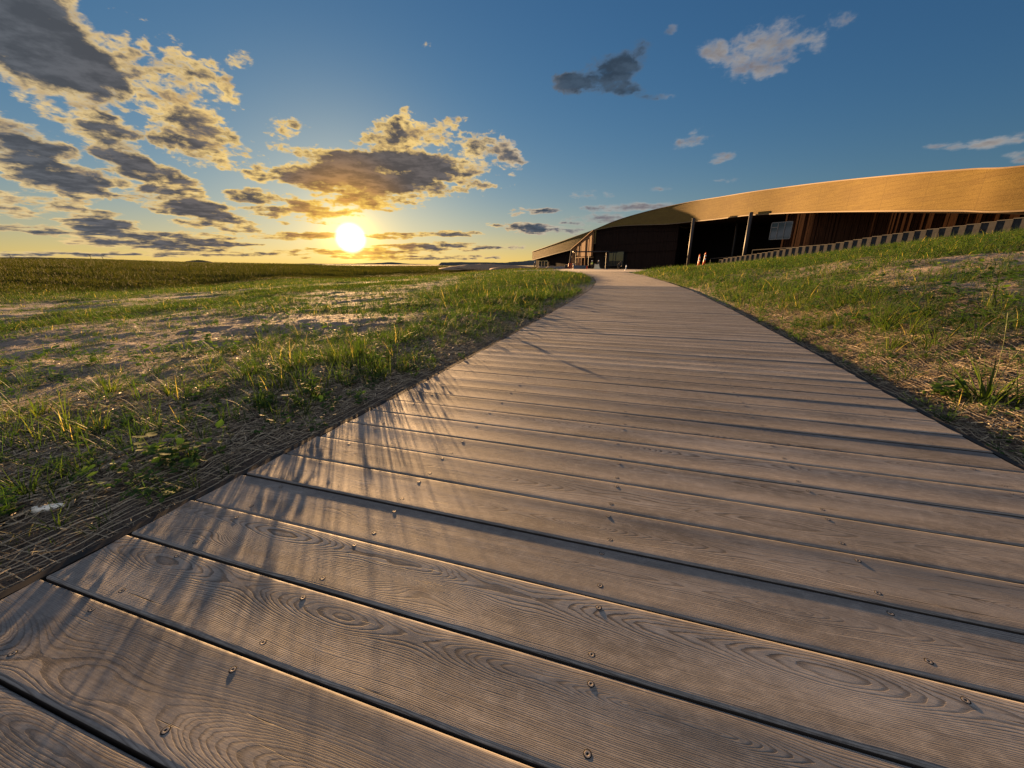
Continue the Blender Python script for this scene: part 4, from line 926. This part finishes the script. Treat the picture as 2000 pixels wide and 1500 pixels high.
# ------------------------------------------------------------------ people
def person(px, Yd, label, pose='stand', top=M_cloth, helmet=True, vest=False, hold=False, rz=0., h=1.75):
    d = (px-1000)/786.; x = d*Yd; z = float(ground(x, Yd)); z = max(z, -.17)
    root = empty('person', (x, Yd, z if Yd > 60 else z), rz); k = h/1.75
    J = {'pel':(0,0,.95),'waist':(0,0,1.1),'chest':(0,-.02,1.32),'neck':(0,-.01,1.50),'head':(0,-.03,1.60),'crown':(0,-.02,1.70),
         'shl':(-.19,0,1.42),'ell':(-.26,.03,1.15),'hal':(-.25,-.12,.92),'shr':(.19,0,1.42),'elr':(.26,.03,1.15),'har':(.25,-.12,.92),
         'hpl':(-.10,0,.90),'knl':(-.12,-.03,.50),'anl':(-.13,.02,.09),'tol':(-.14,-.14,.04),'hpr':(.10,0,.90),'knr':(.12,-.05,.50),'anr':(.13,.04,.09),'tor':(.14,-.12,.04)}
    if pose == 'reach': J['elr'] = (.30,-.12,1.18); J['har'] = (.30,-.38,1.10); J['ell'] = (-.28,-.12,1.18); J['hal'] = (-.22,-.38,1.08)
    if pose == 'bend': 
        for q_ in ('chest','neck','head','crown','shl','shr','waist'):
            x_, y_, z_ = J[q_]; a = .7; dz = z_-.95; J[q_] = (x_, y_-dz*math.sin(a), .95+dz*math.cos(a))
        J['ell'] = (-.22,-.45,1.0); J['hal'] = (-.16,-.55,.75); J['elr'] = (.22,-.45,1.0); J['har'] = (.16,-.55,.75)
    rad = dict(pel=.145,waist=.13,chest=.16,neck=.055,head=.088,crown=.075,shl=.065,ell=.045,hal=.035,shr=.065,elr=.045,har=.035,hpl=.095,knl=.062,anl=.045,tol=.035,hpr=.095,knr=.062,anr=.045,tor=.035)
    names = list(J); ix = {n: i for i, n in enumerate(names)}
    E = [('pel','waist'),('waist','chest'),('chest','neck'),('neck','head'),('head','crown'),('chest','shl'),('shl','ell'),('ell','hal'),('chest','shr'),('shr','elr'),('elr','har'),('pel','hpl'),('hpl','knl'),('knl','anl'),('anl','tol'),('pel','hpr'),('hpr','knr'),('knr','anr'),('anr','tor')]
    me = bpy.data.meshes.new('body'); me.from_pydata([tuple(c*k for c in J[n]) for n in names], [(ix[a], ix[b]) for a, b in E], []); me.materials.append(top)
    o = bpy.data.objects.new('body', me); COL.objects.link(o); o.parent = root
    sk = o.modifiers.new('skin', 'SKIN'); lay = me.skin_vertices[0] if me.skin_vertices else None
    if lay is None:
        return
    for n in names: lay.data[ix[n]].radius = (rad[n]*k, rad[n]*k*(.75 if n in ('pel','waist','chest') else 1))
    lay.data[ix['pel']].use_root = True
    su = o.modifiers.new('sub', 'SUBSURF'); su.levels = 1; su.render_levels = 2
    hd = Vector(J['crown'])*k
    f = MB(); f.lathe(tuple(Vector(J['head'])*k+Vector((0,-.045,-.03))), [(.03,-.06),(.06,-.03),(.066,.02),(.055,.06)], 10); f.build('face', M_skin, root, True)
    if helmet:
        m = MB(); m.lathe(tuple(hd+Vector((0,0,-.04))), [(.15,-.01),(.15,.005),(.118,.012),(.112,.06),(.085,.105),(.04,.125)], 14); m.build('hard_hat', M_white, root, True)
    if vest:
        m = MB(); m.lathe((0,-.01*k,1.02*k), [(.170,0),(.178,.12),(.186,.30),(.12,.42)], 14); m.build('safety_vest', M_vest, root, True)
    for s_ in ('hal','har'):
        m = MB(); p = Vector(J[s_])*k; m.tube(p, p+Vector((0,-.03,-.09)), .035, .022, 7)
        m.build('hand', M_skin, root, True)
    tag(root, label, 'person'); return root
person(1156, 78, 'person in white hard hat and yellow striped dark workwear left of the entrance canopy', 'stand', M_cloth, True, True, rz=.3)
person(1169, 76.5, 'person in white hard hat and dark clothes holding a cream canvas sheet', 'reach', M_cloth, True, False, rz=-.5)
person(1208, 72.5, 'dark clothed person bending over before the glass door', 'bend', M_cloth, False, False, rz=.6)
person(1044, 100, 'distant person with white hat beside the low end of the building', 'stand', M_cloth, True, False, rz=.2, h=1.6)
# cream sheet in front of the second worker
def sheetthing():
    p = at(1166, 524, 75.6); mb = MB(); n = 7; A = []; B2 = []
    for i in range(n):
        f = i/(n-1); A.append((p.x-.5+.75*f, p.y-.05+.12*math.sin(6*f), 1.15-.12*math.sin(3*f)-.17)); B2.append((p.x-.62+1.25*f, p.y-.15+.25*math.sin(5*f+1), -.17+.03))
    mb.quadstrip(A, B2); C_ = [(x+.02, y+.05, z) for x, y, z in A]; D_ = [(x+.03, y+.1, z) for x, y, z in B2]; mb.quadstrip(D_, C_); mb.quadstrip(A, C_); 
    mb.tube((p.x+.1, p.y, -.02), (p.x+.75, p.y-.1, .02), .17, .13, 10)
    o = mb.build('canvas_sheet', M_cream, None, True); tag(o, 'cream canvas sheet hanging to the ground before the worker in white hard hat', 'sheet')
sheetthing()

# ------------------------------------------------------------------ site clutter near the entrance
def lump(name, px, Y, sx, sy, sz, mat, label, cat, group=None, seed=0, rz=0, z=None):
    x = (px-1000)/786.*Y; rnd = random.Random(seed); nu, nv_ = 22, 9; vs = []; ph = [rnd.uniform(0, 6) for _ in range(5)]
    for j in range(nv_):
        r_ = math.cos(j/(nv_-1)*math.pi/2)
        for i in range(nu):
            a = 6.283*i/nu; k = 1+.14*math.sin(2*a+ph[0])+.10*math.sin(5*a+ph[1]+j)+.06*rnd.uniform(-1, 1); vs.append((math.cos(a)*r_*sx*k, math.sin(a)*r_*sy*k, sz*(math.sin(j/(nv_-1)*math.pi/2)**1.2)*(1+.12*math.sin(3*a+ph[2]))-.1))
    fs = [(j*nu+i, j*nu+(i+1)%nu, (j+1)*nu+(i+1)%nu, (j+1)*nu+i) for j in range(nv_-1) for i in range(nu)]
    mb = MB(); mb.add(vs, fs); o = mb.build(name, mat, None, True); o.location = (x, Y, float(ground(x, Y)) if z is None else z); o.rotation_euler.z = rz
    tag(o, label, cat, group); return o
M_tarp = simple('grey_tarpaulin', (.13, .14, .16), .6)
lump('covered_pile', 1183, 73, .75, .5, .34, M_tarp, 'low grey covered pile at the end of the boardwalk right of the workers', 'pile', 'piles of material', 3, z=-.17)
lump('dirt_pile', 1062, 94, 2.2, 1.6, .75, M_dirt, 'brown dirt pile before the low wing, leftmost of three', 'dirt pile', 'dirt piles before the wing', 5)
lump('dirt_pile', 1078, 90, 1.9, 1.4, .85, M_dirt, 'brown dirt pile before the low wing, middle of three', 'dirt pile', 'dirt piles before the wing', 6)
lump('dirt_pile', 1094, 88, 1.8, 1.2, .70, M_stone, 'greyer dirt pile before the low wing, rightmost of three', 'dirt pile', 'dirt piles before the wing', 8)
lump('spoil_heap', 945, 150, 16, 9, 1.9, M_dirt, 'wide pale spoil heap left of the building, the larger one', 'spoil heap', 'spoil heaps on the far side', 9)
lump('spoil_heap', 915, 180, 12, 8, 1.7, M_stone, 'lower grey spoil heap left of the building, behind the larger one', 'spoil heap', 'spoil heaps on the far side', 10)
lump('spoil_heap', 1005, 120, 7, 4, 1.1, M_dirt, 'small spoil heap nearest the low end of the building', 'spoil heap', 'spoil heaps on the far side', 12)
# sunlit timber kerb beam
a, b = at(1041, 527.3, 57), at(1092, 530.5, 54); mb = MB(); mid = (a+b)/2; mb.box((0, 0, 0), ((b-a).length, .30, .20)); o = mb.build('timber_beam', M_beam); o.location = (mid.x, mid.y, (a.z+b.z)/2); o.rotation_euler.z = math.atan2(b.y-a.y, b.x-a.x); tag(o, 'bright sunlit timber beam edging the raised ground left of the boardwalk end', 'beam')
# grey barrier board
p = at(1132, 523, 84); mb = MB(); mb.box((0,0,.4), (2.6,.12,.85)); 
for s_ in (-1, 1): mb.box((s_*1.1,.0,.06), (.12,.7,.12))
o = mb.build('barrier_board', simple('blue_grey_board', (.10,.12,.15), .7)); o.location = (p.x, 84, -.17); tag(o, 'blue grey board barrier standing below the sunlit timber doors', 'barrier')
# red machine / fence, drums
def drum(px, Y, mat, label, h=.9, r=.3):
    x = (px-1000)/786.*Y; mb = MB(); mb.lathe((0,0,0), [(r*.95,0),(r,.03),(r,h*.33),(r*1.04,h*.35),(r,h*.37),(r,h*.66),(r*1.04,h*.68),(r,h*.7),(r,h-.02),(r*.9,h)], 16); o = mb.build('drum', mat, None, True); o.location = (x, Y, -.17); tag(o, label, 'drum', 'drums by the entrance')
drum(1105.5, 85, M_conc, 'grey drum left of the red frame by the building'); drum(1108.5, 87, M_concd, 'darker grey drum touching the red frame by the building', 1.05)
x = (1115-1000)/786.*86; root = empty('safety_barrier', (x, 86, -.17)); tag(root, 'red orange folding safety barrier beside the grey drums', 'barrier')
mb = MB(); 
for s_ in (-1, 1):
    mb = MB(); mb.box((s_*.5, 0, .6), (.08,.08,1.25)); mb.box((s_*.5, 0, .04), (.1,.6,.078)); mb.build('leg', M_red, root)
for z_ in (.35, .65, .95, 1.2): mb = MB(); mb.box((0,-.06,z_), (1.1,.03,.16)); mb.build('rail', M_red, root)
x = (1146.5-1000)/786.*78; mb = MB(); n = 18
vs = [(math.cos(6.283*i/n)*.42*k, 0+(.06 if s_ else -.06), .42+math.sin(6.283*i/n)*.42*k) for s_ in (0,1) for k in (1, .72) for i in range(n)]
fs = [(i, (i+1)%n, n+(i+1)%n, n+i) for i in range(n)]+[(2*n+i, 3*n+i, 3*n+(i+1)%n, 2*n+(i+1)%n) for i in range(n)]+[(i, 2*n+i, 2*n+(i+1)%n, (i+1)%n) for i in range(n)]+[(n+i, n+(i+1)%n, 3*n+(i+1)%n, 3*n+i) for i in range(n)]
mb.add(vs, fs); o = mb.build('hose_reel', M_red); o.location = (x, 78, -.17); o.rotation_euler.z = 1.2; tag(o, 'upright red reel standing left of the worker in the yellow striped clothes', 'reel')
p = at(1222, 527, 60); mb = MB(); mb.tube((-.12,0,0), (.02,0,.55), .05, .06, 8); mb.tube((.02,0,.55), (.06,0,.95), .08, .06, 8); o = mb.build('wrapped_post', M_white, None, True); o.location = (p.x, 60, float(ground(p.x, 60))-.02); tag(o, 'short leaning white wrapped post where the grass meets the right deck edge', 'post')
x = (1120-1000)/786.*84; mb = MB(); mb.lathe((0,0,0), [(.12,0),(.16,.3),(.17,.32)], 12); o = mb.build('bucket', M_white, None, True); o.location = (x, 84, .66); tag(o, 'white bucket on the end of the blue grey board barrier', 'bucket')
# forecourt slab
mb = MB(); a = [xy(-13, 46), xy(8, 50.9), xy(8, 74), xy(-14, 80)]; a = [xy(-14, 50.7), xy(7.5, 50.7), xy(7.5, 92), xy(-14, 92)]
mb.add([(x, y, -.160) for x, y in a]+[(x, y, -.02) for x, y in a], [(4,5,6,7),(0,1,5,4),(1,2,6,5),(2,3,7,6),(3,0,4,7)]); o = mb.build('forecourt', simple('pale_paving', (.26,.21,.18), .85, 0, 3, .2, .004)); tag(o, kind='structure')

# ------------------------------------------------------------------ far hills, trees
def ridge(name, pts, Y, mat, thick=120, zb=-30):
    """profile (px, py) standing at distance Y, with real depth"""
    mb = MB(); top = []; P = []
    for i in range(len(pts)-1):
        for t in np.linspace(0, 1, 6, endpoint=False): P.append((pts[i][0]*(1-t)+pts[i+1][0]*t, pts[i][1]*(1-t)+pts[i+1][1]*t+random.uniform(-.25, .25)))
    P.append(pts[-1]); A = [at(px, py, Y) for px, py in P]
    rows = [[(p.x, Y-thick*1.3, zb) for p in A], [(p.x, Y-thick*.5, zb+(p.z-zb)*.75) for p in A], [tuple(p) for p in A], [(p.x*1.1, Y+thick, zb+(p.z-zb)*.8) for p in A], [(p.x*1.15, Y+thick*2, zb) for p in A]]
    for a, b in zip(rows, rows[1:]): mb.quadstrip(a, b)
    o = mb.build(name, mat, None, True); tag(o, kind='structure'); return o
ridge('hills', [(480,519),(520,515.5),(600,514.5),(640,515.5),(690,515),(740,513.5),(765,511.8),(790,514.5),(840,516.5),(900,518)], 1900, M_hill, 200)
ridge('hills', [(850,519),(862,512.5),(900,511.8),(960,512.5),(985,513),(1000,511.5),(1020,510.5),(1035,508.5),(1060,508),(1120,509),(1220,514),(1400,519)], 700, M_hill, 90)
ridge('hills', [(-400,505),(-100,503),(0,502.5),(60,502),(120,503.5),(160,504.5),(260,508),(380,513),(480,516)], 620, M_hill, 60, -10)
# wooded knoll
def knoll():
    c = at(388, 514, 620); root = empty('wooded_knoll', (c.x, c.y, c.z-2)); mb = MB(); n = 24; vs = []
    for j, (r_, z_) in enumerate(((24,0),(21,2.5),(15,4.6),(7,5.4))):
        for i in range(n): a = 6.283*i/n; vs.append((math.cos(a)*r_*(1+.06*math.sin(4*a)), math.sin(a)*r_*.8, z_+random.uniform(-.3,.3)))
    mb.add(vs, [(j*n+i, j*n+(i+1)%n, (j+1)*n+(i+1)%n, (j+1)*n+i) for j in range(3) for i in range(n)]+[tuple(range(3*n, 4*n))]); mb.build('mound', M_hill, root, True)
    pts = []; N_ = 1500; a = RNG.uniform(0, 6.28, N_); r_ = np.sqrt(RNG.random(N_))*19; B = np.stack([np.cos(a)*r_, np.sin(a)*r_*.8, 5.3-(r_/19)**2*4], -1)
    blade_mesh('shrubs', B, RNG.uniform(.8, 2.6, N_), np.full(N_, .9), a, RNG.uniform(0, .5, N_), RNG.uniform(0, .3, N_), RNG.random(N_)*.4, M_crop, 1, root)
    tag(root, 'small dark wooded knoll on the horizon left of the sun', 'knoll')
knoll()
def bare_tree(px, py, Y, h, label, seed):
    rnd = random.Random(seed); p = at(px, py, Y); root = empty('bare_tree', (p.x, p.y, p.z-1)); tr = MB(); cr = MB()
    def grow_(p0, d, l, r_, lv, m):
        p1 = p0+d*l; m.tube(p0, p1, r_, r_*.6, 5, False)
        if lv == 0: return
        for k in range(3 if lv > 1 else 4):
            dd = (d+Vector((rnd.uniform(-.8,.8), rnd.uniform(-.8,.8), rnd.uniform(-.1,.5)))).normalized(); grow_(p0.lerp(p1, rnd.uniform(.5, 1)), dd, l*rnd.uniform(.5,.75), r_*.55, lv-1, cr)
    grow_(Vector((0,0,0)), Vector((rnd.uniform(-.15,.15),0,1)).normalized(), h*.4, h*.025, 4, tr)
    tr.build('trunk', M_tree, root); cr.build('crown', M_tree, root); tag(root, label, 'tree', 'bare trees on the left horizon')
bare_tree(178, 505.5, 330, 7.5, 'larger bare tree on the left horizon', 3); bare_tree(201, 506, 340, 6.0, 'smaller bare tree right of the larger one on the left horizon', 5)
bare_tree(22, 503.5, 330, 4.5, 'low bare tree nearest the left border on the horizon', 9)
